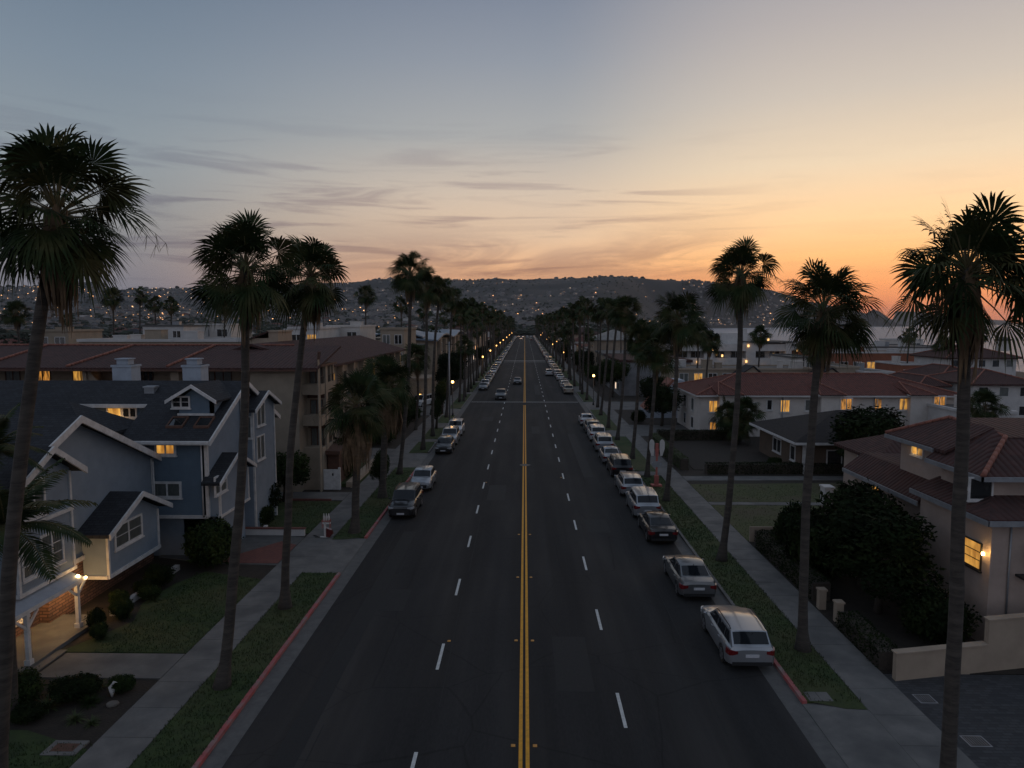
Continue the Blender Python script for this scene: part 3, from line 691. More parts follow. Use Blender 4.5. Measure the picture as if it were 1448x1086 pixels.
for (px, py, D, s, lb) in ((8, 748, 22.6, 1.15, 'feather leaved palm arching in front of the blue house porch'), (-14, 640, 25.0, .8, 'reddish feather palm at the left edge over the blue house eave')):
    q = PY(px, py, D); t = thing('feather_palm', lb, 'palm tree', (q.x, D, .1))
    trunk_mb((q.x-.2, D, 0), q, .16, .13, 8, 8, .1).build('trunk', bark, t, uv=False); inst('crown', PINN, t, q, R.uniform(0, 6), s)

# blades of grass standing on the near verges and lawns
V, F = [], []; gr_ = random.Random(77)
def tufts(x0, x1, y0, y1, z, dens, ok=None):
    for i in range(int((x1-x0)*(y1-y0)*dens)):
        x, y = gr_.uniform(x0, x1), gr_.uniform(y0, y1)
        if ok and not ok(x, y): continue
        if mnoise.noise(Vector((x*.9, y*.9, 4))) < -.35 and gr_.random() < .7: continue
        for k in range(3):
            a = gr_.uniform(0, 6.28); h = gr_.uniform(.04, .10); w_ = gr_.uniform(.008, .016); o = len(V); dx, dy = math.cos(a), math.sin(a); l = gr_.uniform(-.05, .05)
            V.extend([(x-dx*w_, y-dy*w_, z-.01), (x+dx*w_, y+dy*w_, z-.01), (x+dy*l, y-dx*l, z+h)]); F.append((o, o+1, o+2))
for (p, q) in inter(LA, 15, 62): tufts(-11.99, -10.0, p, q, .115, 110 if p < 40 else 60)
for (p, q) in inter(RA, 15, 62): tufts(10.0, 11.99, p, q, .115, 110 if p < 40 else 60, lambda x, y: not (10.3 < x < 11.35 and 23.9 < y < 24.75))
tufts(-18, -13.7, 27.02, 36, .10, 90, lambda x, y: y < 35.2-(x+13.76)*.3 and x > -17.6); tufts(-17, -13.7, 15, 20.9, .10, 90); tufts(-19.4, -13.7, 43.2, 51.2, .10, 45); tufts(13.7, 26, 42.3, 50.6, .10, 22); tufts(13.7, 24, 51.6, 57, .10, 22)
mb = MB(); mb.add(V, F); tag(mb.build('grass_blades', grassm, uv=False), kind='stuff')
# ---------------------------------------------------------------- building helpers
def fmap(face, c):
    return {'E': lambda u, z, d: (c+d, u, z), 'W': lambda u, z, d: (c-d, u, z), 'S': lambda u, z, d: (u, c-d, z), 'N': lambda u, z, d: (u, c+d, z)}[face]
def pbox(mb, f, u0, u1, z0, z1, d0, d1, mi=0):
    a, b = f(u0, z0, d0), f(u1, z1, d1); mb.box(a[0], b[0], a[1], b[1], a[2], b[2], mi)
def win(par, face, c, u0, u1, z0, z1, gl=None, mull=1, bars=0, tr=.11, fm=None, label=None, sill=True):
    """trimmed window standing on a wall: frame with mullions, pane behind"""
    f = fmap(face, c); mb = MB(); u0, u1 = min(u0, u1), max(u0, u1); z0, z1 = min(z0, z1), max(z0, z1)
    pbox(mb, f, u0-tr, u0, z0-tr, z1+tr, -.02, .065); pbox(mb, f, u1, u1+tr, z0-tr, z1+tr, -.02, .065)
    pbox(mb, f, u0, u1, z1, z1+tr, -.02, .062); pbox(mb, f, u0, u1, z0-tr, z0, -.02, .062)
    for k in range(mull):
        m = u0+(u1-u0)*(k+1)/(mull+1); pbox(mb, f, m-.045, m+.045, z0, z1, -.01, .05)
    for k in range(bars):
        m = z0+(z1-z0)*(k+1)/(bars+1); pbox(mb, f, u0, u1, m-.015, m+.015, -.01, .04)
    if sill: pbox(mb, f, u0-tr-.05, u1+tr+.05, z0-tr-.07, z0-tr, -.02, .11)
    w_ = mb.build('window', fm or trimw, par)
    pm = MB(); pbox(pm, f, u0, u1, z0, z1, -.005, .018); pm.build('pane', gl or glassd, w_)
    if label: w_['label'] = label
    return w_
def hip(mb, x0, x1, y0, y1, z, zr, ov=.5, mi=0, t=.14, cap=None):
    x0 -= ov; x1 += ov; y0 -= ov; y1 += ov; w_, d = x1-x0, y1-y0
    if w_ >= d: a, b = (x0+d/2, (y0+y1)/2, zr), (x1-d/2, (y0+y1)/2, zr)
    else: a, b = ((x0+x1)/2, y0+w_/2, zr), ((x0+x1)/2, y1-w_/2, zr)
    c = [(x0,y0,z),(x1,y0,z),(x1,y1,z),(x0,y1,z)]
    if w_ >= d: fs = [[c[0],c[1],b,a],[c[1],c[2],b],[c[2],c[3],a,b],[c[3],c[0],a]]
    else: fs = [[c[0],c[1],a],[c[1],c[2],b,a],[c[2],c[3],b],[c[3],c[0],a,b]]
    for f in fs: mb.slab(f, t, mi)
    mb.box(x0+.02, x1-.02, y0+.02, y1-.02, z-t-.06, z-t+.0, mi)
    if cap is not None:
        ends = [(c[0], a), (c[1], b if w_ >= d else a), (c[2], b), (c[3], a if w_ >= d else b), (a, b)]
        for p, q in ends: capline(cap, p, q)
def capline(mb, p, q, r=.11):
    p, q = Vector(p), Vector(q); n = max(2, int((q-p).length/.38)); V = []
    for i in range(n): # overlapping half round caps
        a = p.lerp(q, i/n); b = p.lerp(q, (i+1)/n); mb.tube([a+Vector((0,0,.02)), b+Vector((0,0,.045))], [r, r*.82], 7, cap=True)
def gable(mb, ax, a0, a1, e0, ze0, rr, zr, e1, ze1, t=.16, mi=0):
    """two roof slabs; ax='X': ridge along X from a0..a1, eaves at Y=e0,e1"""
    P = (lambda a, e, z: (a, e, z)) if ax == 'X' else (lambda a, e, z: (e, a, z))
    mb.slab([P(a0,e0,ze0), P(a1,e0,ze0), P(a1,rr,zr), P(a0,rr,zr)], t, mi); mb.slab([P(a0,e1,ze1), P(a1,e1,ze1), P(a1,rr,zr), P(a0,rr,zr)], t, mi)
def gwall(mb, face, c, u0, u1, z0, ze0, ur, zr, ze1, t=.2, mi=0):
    f = fmap(face, c); d = Vector(f(0,0,-1))-Vector(f(0,0,0))
    mb.slab([f(u0,z0,0), f(u1,z0,0), f(u1,ze1,0), f(ur,zr,0), f(u0,ze0,0)], t, mi, d=d)
def rake(mb, face, c, pts, h=.26, t=.09):
    """white barge boards under the roof edge"""
    f = fmap(face, c); d = Vector(f(0,0,1))-Vector(f(0,0,0))
    for (u0, z0), (u1, z1) in zip(pts, pts[1:]):
        mb.slab([f(u0,z0,0), f(u1,z1,0), f(u1,z1-h,0), f(u0,z0-h,0)], t, d=d)
# ================================================================ blue house
chm = mat('pale_blue_stucco', (.36, .40, .46), .9, (.30, .33, .38), 2)
bh = thing('blue_townhouse', 'blue stucco townhouse with white trim, dark shingle gables and brown stone porch wall', 'house', (-21, 34, .1))
wl, wd_, rf, tr, st = MB(), MB(), MB(), MB(), MB()
# wing A: street gable
gwall(wl, 'E', -21, 24.9, 38.35, 2.4, 5.95, 31.6, 8.95, 5.95, .25)
wl.box(-34, -21.25, 24.95, 25.15, 2.4, 6.0); wl.box(-34, -21.25, 24.95, 38.3, 2.42, 2.6)
st.box(-34, -21.5, 25.0, 38.3, 0, 2.42); st.box(-21.49, -21.06, 29.5, 38.2, 0, 2.27)
gable(rf, 'X', -36, -20.55, 24.4, 5.85, 31.6, 9.2, 38.8, 5.85)
rake(tr, 'E', -20.549, [(24.4, 5.87), (31.6, 9.22), (38.8, 5.87)], .34)
tr.box(-20.95, -20.9, 24.9, 38.35, 2.28, 2.5)
tr.box(-20.99, -20.9, 38.18, 38.34, 2.5, 5.9); tr.box(-20.99, -20.9, 30.3, 30.45, 2.5, 8.3)
rf.box(-23, -20.6, 38.78, 38.9, 5.7, 5.84, 0)
# bay B with its own little gable
wl.box(-21, -19.8, 26.1, 29.5, 2.75, 7.2); gwall(wl, 'E', -19.795, 26.1, 29.5, 7.15, 7.2, 27.95, 8.15, 7.2, .2)
gable(rf, 'X', -21.6, -19.4, 25.75, 7.12, 27.95, 8.42, 30.0, 7.12); rake(tr, 'E', -19.399, [(25.75, 7.14), (27.95, 8.44), (30.0, 7.14)], .28)
for y in (26.1, 29.4): tr.box(-19.86, -19.74, y-.01, y+.11, 2.75, 7.1)
tr.box(-19.9, -19.72, 26.05, 29.55, 5.35, 5.5); tr.box(-19.9, -19.72, 26.05, 29.55, 2.7, 2.85)
# bay G
wl.box(-21, -19.8, 31.9, 36.5, 1.4, 3.6); gwall(wl, 'E', -19.795, 31.9, 36.5, 3.5, 3.62, 34.3, 4.72, 3.62, .2)
gable(rf, 'X', -21.05, -19.35, 31.35, 3.62, 34.3, 4.98, 37.1, 3.62); rake(tr, 'E', -19.349, [(31.35, 3.64), (34.3, 5.0), (37.1, 3.64)], .26)
for y in (31.9, 36.4): tr.box(-19.86, -19.74, y-.01, y+.11, 1.4, 3.5)
tr.box(-19.9, -19.72, 31.85, 36.55, 1.32, 1.5); tr.box(-21, -19.8, 31.8, 31.9, 1.32, 1.48)
# wing C
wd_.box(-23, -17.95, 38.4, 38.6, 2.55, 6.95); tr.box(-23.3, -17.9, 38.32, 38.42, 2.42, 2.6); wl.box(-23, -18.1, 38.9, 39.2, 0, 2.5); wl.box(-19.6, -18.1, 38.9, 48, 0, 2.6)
gwall(wl, 'E', -17.9, 38.4, 48.5, 2.5, 6.95, 43.4, 9.62, 6.95, .25)
rf.slab([(-17.5, 37.85, 6.95), (-17.5, 43.4, 9.85), (-22.6, 43.4, 9.85), (-22.6, 37.85, 6.95)], .16)
rf.slab([(-22.6, 41.1, 8.62), (-22.6, 43.4, 9.85), (-60, 43.4, 9.85), (-60, 41.1, 8.62)], .16)
rf.slab([(-17.5, 49, 6.9), (-17.5, 43.4, 9.85), (-60, 43.4, 9.85), (-60, 49, 6.9)], .16)
rake(tr, 'E', -17.499, [(37.85, 6.97), (43.4, 9.87), (49, 6.92)], .3)
tr.box(-23, -17.5, 37.78, 37.86, 6.72, 6.95); tr.box(-60, -22.6, 41.02, 41.1, 8.4, 8.62)
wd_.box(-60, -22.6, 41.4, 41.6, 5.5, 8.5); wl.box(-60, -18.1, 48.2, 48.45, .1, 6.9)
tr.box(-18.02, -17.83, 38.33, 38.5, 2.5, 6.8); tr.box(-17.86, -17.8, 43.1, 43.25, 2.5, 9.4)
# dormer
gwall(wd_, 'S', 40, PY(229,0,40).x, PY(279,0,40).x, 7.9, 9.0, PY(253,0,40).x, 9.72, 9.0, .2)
xa, xb, xc = PY(214,0,40).x, PY(253,0,40).x, PY(289,0,40).x
gable(rf, 'Y', 39.6, 43.2, xa, 9.0, xb, 9.92, xc, 9.0, .12); rake(tr, 'S', 39.599, [(xa, 9.02), (xb, 9.94), (xc, 9.02)], .2)
wl.box(PY(279,0,40).x-.2, PY(279,0,40).x, 40, 42.4, 8.0, 9.0); tr.box(PY(227,0,40).x, PY(281,0,40).x, 39.9, 40, 8.1, 8.22)
# bay E, bay F
wl.box(-18, -17.3, 38.5, 42.6, 2.5, 4.6); gwall(wl, 'E', -17.295, 38.5, 42.6, 4.5, 4.6, 40.4, 5.55, 4.6, .2)
gable(rf, 'X', -18.0, -16.95, 37.8, 4.6, 40.4, 5.85, 43.0, 4.6); rake(tr, 'E', -16.949, [(37.8, 4.62), (40.4, 5.87), (43, 4.62)], .22)
for y in (38.5, 42.5): tr.box(-17.36, -17.24, y-.01, y+.1, 2.5, 4.5)
tr.box(-17.4, -17.22, 38.45, 42.65, 2.42, 2.56); wl.box(-18, -17.5, 38.9, 42.4, .1, 2.5)
wl.box(-18, -17.3, 43.6, 47.4, .1, 8.05); gwall(wl, 'E', -17.295, 43.6, 47.4, 7.9, 8.05, 45.5, 8.75, 8.05, .2)
gable(rf, 'X', -18.4, -16.95, 43.2, 8.0, 45.5, 9.02, 47.8, 8.0); rake(tr, 'E', -16.949, [(43.2, 8.02), (45.5, 9.04), (47.8, 8.02)], .22)
for y in (43.6, 47.3): tr.box(-17.36, -17.24, y-.01, y+.1, .1, 7.95)
# courtyard hip roof
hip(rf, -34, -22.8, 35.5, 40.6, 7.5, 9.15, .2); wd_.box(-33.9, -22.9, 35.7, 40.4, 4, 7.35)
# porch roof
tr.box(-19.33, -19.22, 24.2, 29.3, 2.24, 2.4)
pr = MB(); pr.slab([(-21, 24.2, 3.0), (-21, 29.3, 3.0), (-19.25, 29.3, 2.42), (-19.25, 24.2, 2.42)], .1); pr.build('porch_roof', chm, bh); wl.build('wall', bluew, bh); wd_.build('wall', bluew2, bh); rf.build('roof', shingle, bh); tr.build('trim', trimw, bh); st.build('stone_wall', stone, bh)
ps = MB(); ps.box(-21.5, -19.15, 24.4, 30.4, 0, .22); ps.box(-19.15, -18.75, 24.4, 27.2, 0, .12); ps.build('porch_slab', concrete, bh)
for x, y in ((-19.5, 29.1), (-19.3, 25.75)):
    m = MB(); m.box(x-.075, x+.075, y-.075, y+.075, .2, 2.3); m.box(x-.12, x+.12, y-.12, y+.12, .2, .42); m.box(x-.1, x+.1, y-.1, y+.1, 2.1, 2.22)
    m.slab([(x-.04, y+.07, 1.75), (x-.04, y+.6, 2.22), (x-.04, y+.68, 2.18), (x-.04, y+.07, 1.62)], .08, d=(1,0,0)); m.slab([(x-.04, y-.07, 1.75), (x-.04, y-.6, 2.22), (x-.04, y-.68, 2.18), (x-.04, y-.07, 1.62)], .08, d=(1,0,0)); m.build('porch_post', trimw, bh)
m = MB(); m.box(-21.5, -21.44, 25.4, 26.35, .22, 2.25); d_ = m.build('door', woodd, bh); m = MB(); m.ball((-21.4, 26.2, 1.15), .035, 8); m.build('handle', metalg, d_)
m = MB(); m.box(-21.5, -21.4, 25.25, 25.39, .22, 2.35); m.box(-21.5, -21.4, 26.36, 26.5, .22, 2.35); m.box(-21.5, -21.4, 25.39, 26.36, 2.26, 2.38); m.build('door_frame', trimw, bh)
win(bh, 'E', -21.5, 27.6, 28.3, .9, 2.1, curt, 0); win(bh, 'E', -19.8, 26.65, 27.75, 5.75, 7.1, curt, 1, 2); win(bh, 'E', -19.8, 27.5, 28.7, 3.4, 4.7, curt, 1, 2); win(bh, 'E', -19.8, 26.4, 27.0, 3.4, 4.7, curt, 0, 2)
a, b = PX(162, 745, -19.8), PX(198, 730, -19.8); win(bh, 'E', -19.8, a.y, b.y, 2.62, 3.6, curt, 1, 1)
def wpx(par, face, c, x0, x1, y0, y1, *k, **kw):
    P_ = PX if face in 'EW' else PY; a = P_(x0, (y0+y1)/2, c); b = P_(x1, (y0+y1)/2, c); t0, t1 = P_((x0+x1)/2, y0, c), P_((x0+x1)/2, y1, c)
    if face in 'EW': return win(par, face, c, a.y, b.y, t1.z, t0.z, *k, **kw)
    return win(par, face, c, a.x, b.x, t1.z, t0.z, *k, **kw)
wpx(bh, 'S', 38.4, 222, 246, 625, 641, litb, 1, 0, .13, label='window glowing amber under the eave')
wpx(bh, 'S', 38.4, 219, 254, 684, 701, curt, 1, 0, .13)
wpx(bh, 'S', 40, 245, 267, 562, 575, glassd, 1, 1, .09); wpx(bh, 'S', 41.4, 153, 171, 577.5, 589, litb, 0, 0, .09, label='lit window in the courtyard wall'); wpx(bh, 'S', 41.4, 175, 192, 577.5, 589, glassd, 1, 0, .09)
wpx(bh, 'E', -17.3, 304, 319, 673, 695, curt, 1, 1, .1); wpx(bh, 'E', -17.3, 363, 373, 571, 600, curt, 1, 0, .09); wpx(bh, 'E', -17.3, 363, 373, 617, 648, curt, 1, 0, .09)
win(bh, 'S', 43.6, -17.88, -17.42, 6.2, 7.5, curt, 0, 0, .06)
for x0, x1 in ((211, 240), (252, 279)):   # skylights
    m = MB(); a, b = PY(x0, 0, 39.2).x, PY(x1-4, 0, 39.2).x
    zz = lambda y: 6.95+(y-37.85)*.5225+.02
    for (u0, u1, v0, v1) in ((a, a+.08, 38.9, 39.8), (b-.08, b, 38.9, 39.8), (a+.08, b-.08, 38.9, 38.98), (a+.08, b-.08, 39.72, 39.8)): m.slab([(u0, v0, zz(v0)+.1), (u1, v0, zz(v0)+.1), (u1, v1, zz(v1)+.1), (u0, v1, zz(v1)+.1)], .14)
    o = m.build('skylight', woodd, bh); m = MB(); m.slab([(a+.08, 38.98, zz(38.98)+.04), (b-.08, 38.98, zz(38.98)+.04), (b-.08, 39.72, zz(39.72)+.04), (a+.08, 39.72, zz(39.72)+.04)], .05); m.build('pane', glassd, o)
for x0, x1 in ((132, 160), (236, 263)):
    m = MB(); a, b = PY(x0, 0, 44.6).x, PY(x1, 0, 44.6).x; m.box(a, b, 44.6, 45.7, 8.6, 10.75); m.box(a-.06, b+.06, 44.54, 45.76, 10.62, 10.75); m.box(a+.2, b-.3, 44.8, 45.5, 10.75, 11.1); m.box(a+.12, b-.22, 44.72, 45.58, 11.1, 11.17); m.build('chimney', chm, bh)
m = MB(); v = PY(213, 549, 42.3); m.box(v.x-.3, v.x+.3, 42.1, 42.6, 9.1, 9.55); m.box(v.x-.36, v.x+.36, 42.05, 42.65, 9.5, 9.6); m.build('roof_vent', metalg, bh)
# downpipes and gutter
m = MB(); m.tube([(-20.86, 38.2, 5.7), (-20.86, 38.2, 2.5)], .045, 6); m.tube([(-18.15, 38.28, 6.7), (-18.15, 38.28, 2.5)], .045, 6); m.box(-23, -17.5, 37.7, 37.78, 6.78, 6.93); m.build('downpipe', trimw, bh)
m = MB(); m.box(-20.99, -20.84, 29.9-.5, 29.9, 7.2, 7.75); m.build('utility_box', trimw, bh)
# warm lamps of the porch post and of the courtyard wall, plus added porch fills
def glow(name, loc, e, r=.08, col=(1, .58, .22), par=None):
    l = bpy.data.lights.new(name, 'POINT'); l.energy = e; l.shadow_soft_size = r; l.color = col
    o = bpy.data.objects.new(name, l); COL.objects.link(o)
    if par is not None: o.parent = par; o.location = Vector(loc)-Vector(par['o_'])
    else: o.location = loc
    return o
pl = thing('porch_lamp', 'pair of glowing bulbs on top of the white porch post of the blue house', 'lamp', (-19.42, 29.1, 2.3))
m = MB(); m.tube([(-19.42, 29.1, 2.28), (-19.42, 29.1, 2.42)], .03, 6); m.tube([(-19.42, 29.1, 2.36), (-19.25, 29.25, 2.34)], .02, 6); m.build('bracket', metald, pl)
m = MB(); m.ball((-19.42, 29.1, 2.50), .075, 10); m.ball((-19.2, 29.28, 2.38), .06, 10); m.build('bulb', lampn, pl, uv=False)
glow('porch_bulb_and_fill', (-20.6, 28.4, 2.0), 70, .1, par=pl); glow('porch_bulb_and_fill', (-20.2, 30.6, 1.35), 34, .1, par=pl); glow('porch_bulb_and_fill', (-19.1, 29.2, 2.66), 5, .1, par=pl)  # all but the last are added fills without bulbs, brightening porch and stone wall
cq = PY(163, 596, 41.1); cl_ = thing('wall_lamp', 'small bright wall lamp in the courtyard of the blue house under the lit window', 'lamp', tuple(cq))
m = MB(); m.ball(cq, .07, 8); m.build('bulb', lampn, cl_, uv=False); m = MB(); m.box(cq.x-.06, cq.x+.06, 41.15, 41.4, cq.z-.08, cq.z+.08); m.build('bracket', metald, cl_)
glow('courtyard_light', cq+Vector((0,-.25,.1)), 9, .06, par=cl_)
# ================================================================ tan apartment block
ap = thing('tan_apartment_block', 'long tan stucco apartment block with brown clay tile roof and stacked street balconies', 'apartment building', (-20, 56, .1))
wl, rf, cp, dk = MB(), MB(), MB(), MB()
XA = PY(0, 0, 54).x-14; X1 = PY(336, 0, 54).x; X2 = PY(407, 0, 54).x; X3 = PY(437, 0, 54).x
wl.box(XA, X1, 56, 56.3, 0, 10.1); wl.box(XA, X1, 54, 56, 0, 8.1); wl.box(X1, X2, 54, 56.6, 0, 10.05); wl.box(X2, X3, 56, 56.6, 0, 10.05)
rf.slab([(XA, 53.4, 10.0), (X3+.1, 53.4, 10.0), (X3+.1, 60.5, 11.5), (XA, 60.5, 11.5)], .2); rf.slab([(XA, 68, 10.0), (X3-4, 68, 10.0), (X3-4, 60.5, 11.5), (XA, 60.5, 11.5)], .2)
dk.box(XA, X3, 53.35, 53.5, 9.72, 9.86); wl.box(XA, X3-4, 60, 67.6, 8, 10)
for a, b in (((94, 513), (188, 488)), ((236, 512), (304, 489)), ((-30, 512), (66, 488))):
    p = PY(a[0], a[1], 53.6); q = PY(b[0], b[1], 60.3); capline(cp, (p.x, 53.6, 10.08), (q.x, 60.3, 11.5), .12)
capline(cp, (XA, 60.5, 11.52), (X3-4, 60.5, 11.52), .1)
# end tower with sloping parapet and stacked balconies
wl.box(X3, -16.2, 54, 54.5, 0, 9.9); wl.slab([(X3, 54, 9.9), (-16.2, 54, 9.9), (-16.2, 54, 11.1), (X3+.0, 54, 10.1)], .5, d=(0,1,0))
rf.slab([(X3-.1, 53.9, 10.2), (-16.1, 53.9, 11.22), (-16.1, 54.7, 11.22), (X3-.1, 54.7, 10.2)], .1)
wl.box(-18.6, -18.3, 54.5, 59, 0, 10)
for z0, z1 in ((0, 3.5), (5.25, 6.1), (7.75, 8.6)): wl.box(-18.3, -16.2, 54.9, 59, z0, z1)
wl.box(-18.3, -16.3, 58.8, 59.1, 0, 10); wl.box(-16.45, -16.25, 57.9, 58.1, 3.5, 10.0); dk.box(-18.3, -16.0, 54.5, 59, 10.0, 10.18)
for z0, z1 in ((3.5, 5.25), (6.1, 7.75), (8.6, 10)):
    g_ = MB(); g_.box(-18.28, -18.2, 55.1, 58.6, z0, z1-.15); g_.build('balcony_door', glassd, ap)
    r_ = MB()
    for k in range(14): r_.box(-16.3, -16.27, 54.98+k*.29, 55.01+k*.29, z0, z0+.55)
    r_.box(-16.32, -16.25, 54.9, 59, z0+.55, z0+.6); r_.build('railing', metald, ap)
# recess with dark windows between end tower and front wall
for z0, z1, g_ in ((8.4, 9.8, curt), (5.6, 7.2, curt), (3.2, 4.9, curt)): win(ap, 'S', 56, X2+.35, X3-.3, z0, z1, g_, 1, 0, .06, woodd, sill=False)
for z0 in (7.4, 4.95): dk.box(X2+.1, X3-.1, 55.9, 56, z0, z0+.75)
# street wing
wl.box(-28, -17.6, 59.1, 98, 0, 9.85); gable(rf, 'Y', 59.0, 98.6, -16.9, 9.75, -23.4, 11.7, -29, 9.9, .2)
for k in range(9):
    y = 60.5+k*4.3; m = MB(); m.box(-17.6, -17.05, y, y+.35, .1, 9.7); m.box(-17.6, -17.0, y-.05, y+.4, 9.3, 9.7); m.build('pilaster', tanl, ap)
    for z0 in (1.0, 4.0, 7.1): win(ap, 'E', -17.6, y+1.0, y+3.4, z0, z0+1.7, [glassd, curt, glassd, lit][(k*3+int(z0)) % 4] if z0 > 6 or k > 4 else glassd, 1, 0, .08, tanl)
wl.build('wall', tan, ap); rf.build('roof', tiled, ap); cp.build('ridge_cap', tilecap, ap, uv=False); dk.build('fascia', woodd, ap)
for x0, x1, g_ in ((9, 28, curt), (50, 71, litd), (104, 126, lit), (161, 185, litb), (189, 201, glassd), (204, 216, glassd), (288, 303, curt), (305, 327, curt)):
    wpx(ap, 'S', 56, x0, x1, 522, 541, g_, 1, 0, .06, woodd, sill=False)
m = MB(); m.box(PY(87,0,54).x, PY(93,0,54).x, 54, 56, 8.1, 9.85); m.slab([(PY(93,0,54).x, 54.2, 9.85), (PY(118,0,54).x, 54.2, 8.1), (PY(93,0,54).x, 54.2, 8.1)], .25, d=(0,1,0)); m.box(PY(218,0,54).x, PY(230,0,54).x, 54, 56, 8.1, 9.85); m.build('pier', tanl, ap)
q = PY(271, 527, 53.8); sc_ = MB(); sc_.box(q.x-.1, q.x+.1, 55.8, 55.99, 9.2, 9.55); sc_.build('sconce', mat('dim_lamp', (1,.7,.3), .5, emit=(1,.55,.15), estr=.8), ap)
# blocks on the roofs behind
def blockhouse(name, label, x0, x1, y0, y1, z1, m, cap=None, cat='building', z0=0, wins=(), face='S', group=None, gl=None):
    t = thing(name, label, cat, ((x0+x1)/2, (y0+y1)/2, z0), group); mb = MB(); mb.box(x0, x1, y0, y1, z0-(4 if x1 > 90 else 0), z1); mb.build('wall', m, t)
    c = MB(); e = .15
    c.box(x0-e, x1+e, y0-e, y0+.18, z1-.02, z1+.28); c.box(x0-e, x1+e, y1-.18, y1+e, z1-.02, z1+.28); c.box(x0-e, x0+.18, y0+.18, y1-.18, z1-.02, z1+.28); c.box(x1-.18, x1+e, y0+.18, y1-.18, z1-.02, z1+.28)
    c.build('parapet', cap or m, t)
    rm_ = MB(); rm_.box(x0+.19, x1-.19, y0+.19, y1-.19, z1, z1+.06); rm_.build('roof', gutterm, t)
    r = random.Random(int(x0*7+y0))
    for k in range(int(min(9, (x1-x0)/4))):   # plant and stair heads on the flat roof
        u, v, a, h_ = r.uniform(x0+1, x1-2.5), r.uniform(y0+1, y1-2.5), r.uniform(.7, 2.2), r.uniform(.5, 1.5)
        q_ = MB(); q_.box(u, u+a, v, v+a*.8, z1+.06, z1+.06+h_); q_.box(u-.06, u+a+.06, v-.06, v+a*.8+.06, z1+.06+h_, z1+.14+h_); q_.build('roof_unit', r.choice([offw, metalg, m, cream]), t, uv=False)
    for (fc, a0, a1, n, levels) in wins:
        c_ = {'S': y0, 'E': x1, 'W': x0}[fc]; stp = (a1-a0)/n
        for lv in levels:
            for k in range(n):
                u = a0+stp*(k+.5); win(t, fc, c_, u-stp*.28, u+stp*.28, lv, lv+1.35, r.choice([glassd, glassd, curt, lit] if not gl else gl), 1, 0, .07, sill=False)
    return t
a = PY(85, 0, 76).x; b = PY(338, 0, 76).x
blockhouse('flat_roofed_building', 'long low flat roofed building just behind the tan apartment roof', a, b, 76, 84, 11.4, tan, offw)
t = thing('roof_tower', 'square tan stair tower rising behind the tiled apartment roof', 'tower', (PY(362,0,66).x, 67, 0)); m = MB(); a, b = PY(337,0,66).x, PY(365,0,66).x; m.box(a, b, 66, 70, 0, 12.0); m.box(b, PY(379,0,66).x, 66, 70, 0, 12.6); m.box(b-.1, PY(379,0,66).x+.1, 65.9, 70.1, 12.6, 12.75); m.build('wall', tanl, t)
m = MB(); m.slab([(a-.2, 65.8, 11.9), (b, 65.8, 12.7), (b, 70.2, 12.7), (a-.2, 70.2, 11.9)], .15); m.build('roof', tiled, t)
# curved metal roof building
cb = thing('curved_roof_building', 'three storey tan block with a curved blue grey metal roof beyond the palms', 'apartment building', (-22, 150, 0))
m = MB(); m.box(-44, -17.6, 134, 196, 0, 10.2); m.build('wall', tan, cb)
m = MB()
for (c0, c1) in ((-44.5, -30.2), (-29.8, -19.5)):
    pts = [(c0+(c1-c0)*k/8, 10.2+1.7*math.sin(math.pi*(.12+.76*k/8))) for k in range(9)]
    for p, q in zip(pts, pts[1:]): m.slab([(p[0], 133.2, p[1]), (q[0], 133.2, q[1]), (q[0], 150, q[1]), (p[0], 150, p[1])], .25)
pts = [(133.2+66*k/14, 10.5+1.1*math.sin(math.pi*(.1+1.9*k/14))**2+.5*k/14) for k in range(15)]
for p, q in zip(pts, pts[1:]): m.slab([(-24, p[0], p[1]), (-16.6, p[0], p[1]-.4), (-16.6, q[0], q[1]-.4), (-24, q[0], q[1])], .3)
m.build('roof', bluroof, cb)
for k in range(6):
    y = 140+k*9.5; m = MB(); m.box(-17.6, -16.9, y, y+1.4, 0, 10.1); m.build('pilaster', tanl, cb)
    for z0 in (1.2, 4.3, 7.4): win(cb, 'E', -17.6, y+2.4, y+8, z0, z0+1.8, [glassd, curt][k % 2], 2, 0, .1, sill=False)
for k, x in enumerate((-42, -36, -31, -25.5, -21.5)):
    for z0 in (4.6, 7.8): win(cb, 'S', 134, x, x+2.6, z0, z0+1.5, [glassd, curt, glassd][k % 3], 1, 0, .1, sill=False)
m = MB(); m.box(-30, -24, 133.0, 133.95, 3.4, 4.3); m.build('balcony', tanl, cb)
ql = PY(594, 560.6, 112); sc2 = thing('wall_lamp', 'bright yellow lamp on the tan garage wall beside the parked white van', 'lamp', tuple(ql))
m = MB(); m.box(ql.x-.14, ql.x+.14, 112, 112.2, ql.z-.35, ql.z+.35); m.build('lantern', lamp, sc2, uv=False); m = MB(); m.box(ql.x-.2, ql.x+.2, 112.2, 112.5, ql.z-.45, ql.z+.45); m.build('bracket', metald, sc2)
glow('garage_light', ql+Vector((.1, -.5, .2)), 160, .15, par=sc2)
gw = thing('garage_wall', 'tan end wall of the garage below the apartment wing, lit by a lamp', 'building', (-24, 114, 0)); m = MB(); m.box(-34, ql.x+1.2, 112.5, 120, 0, 4.2); m.build('wall', tan, gw); m = MB(); m.box(-34.2, ql.x+1.4, 112.3, 120.2, 4.2, 4.5); m.build('roof', tanl, gw)
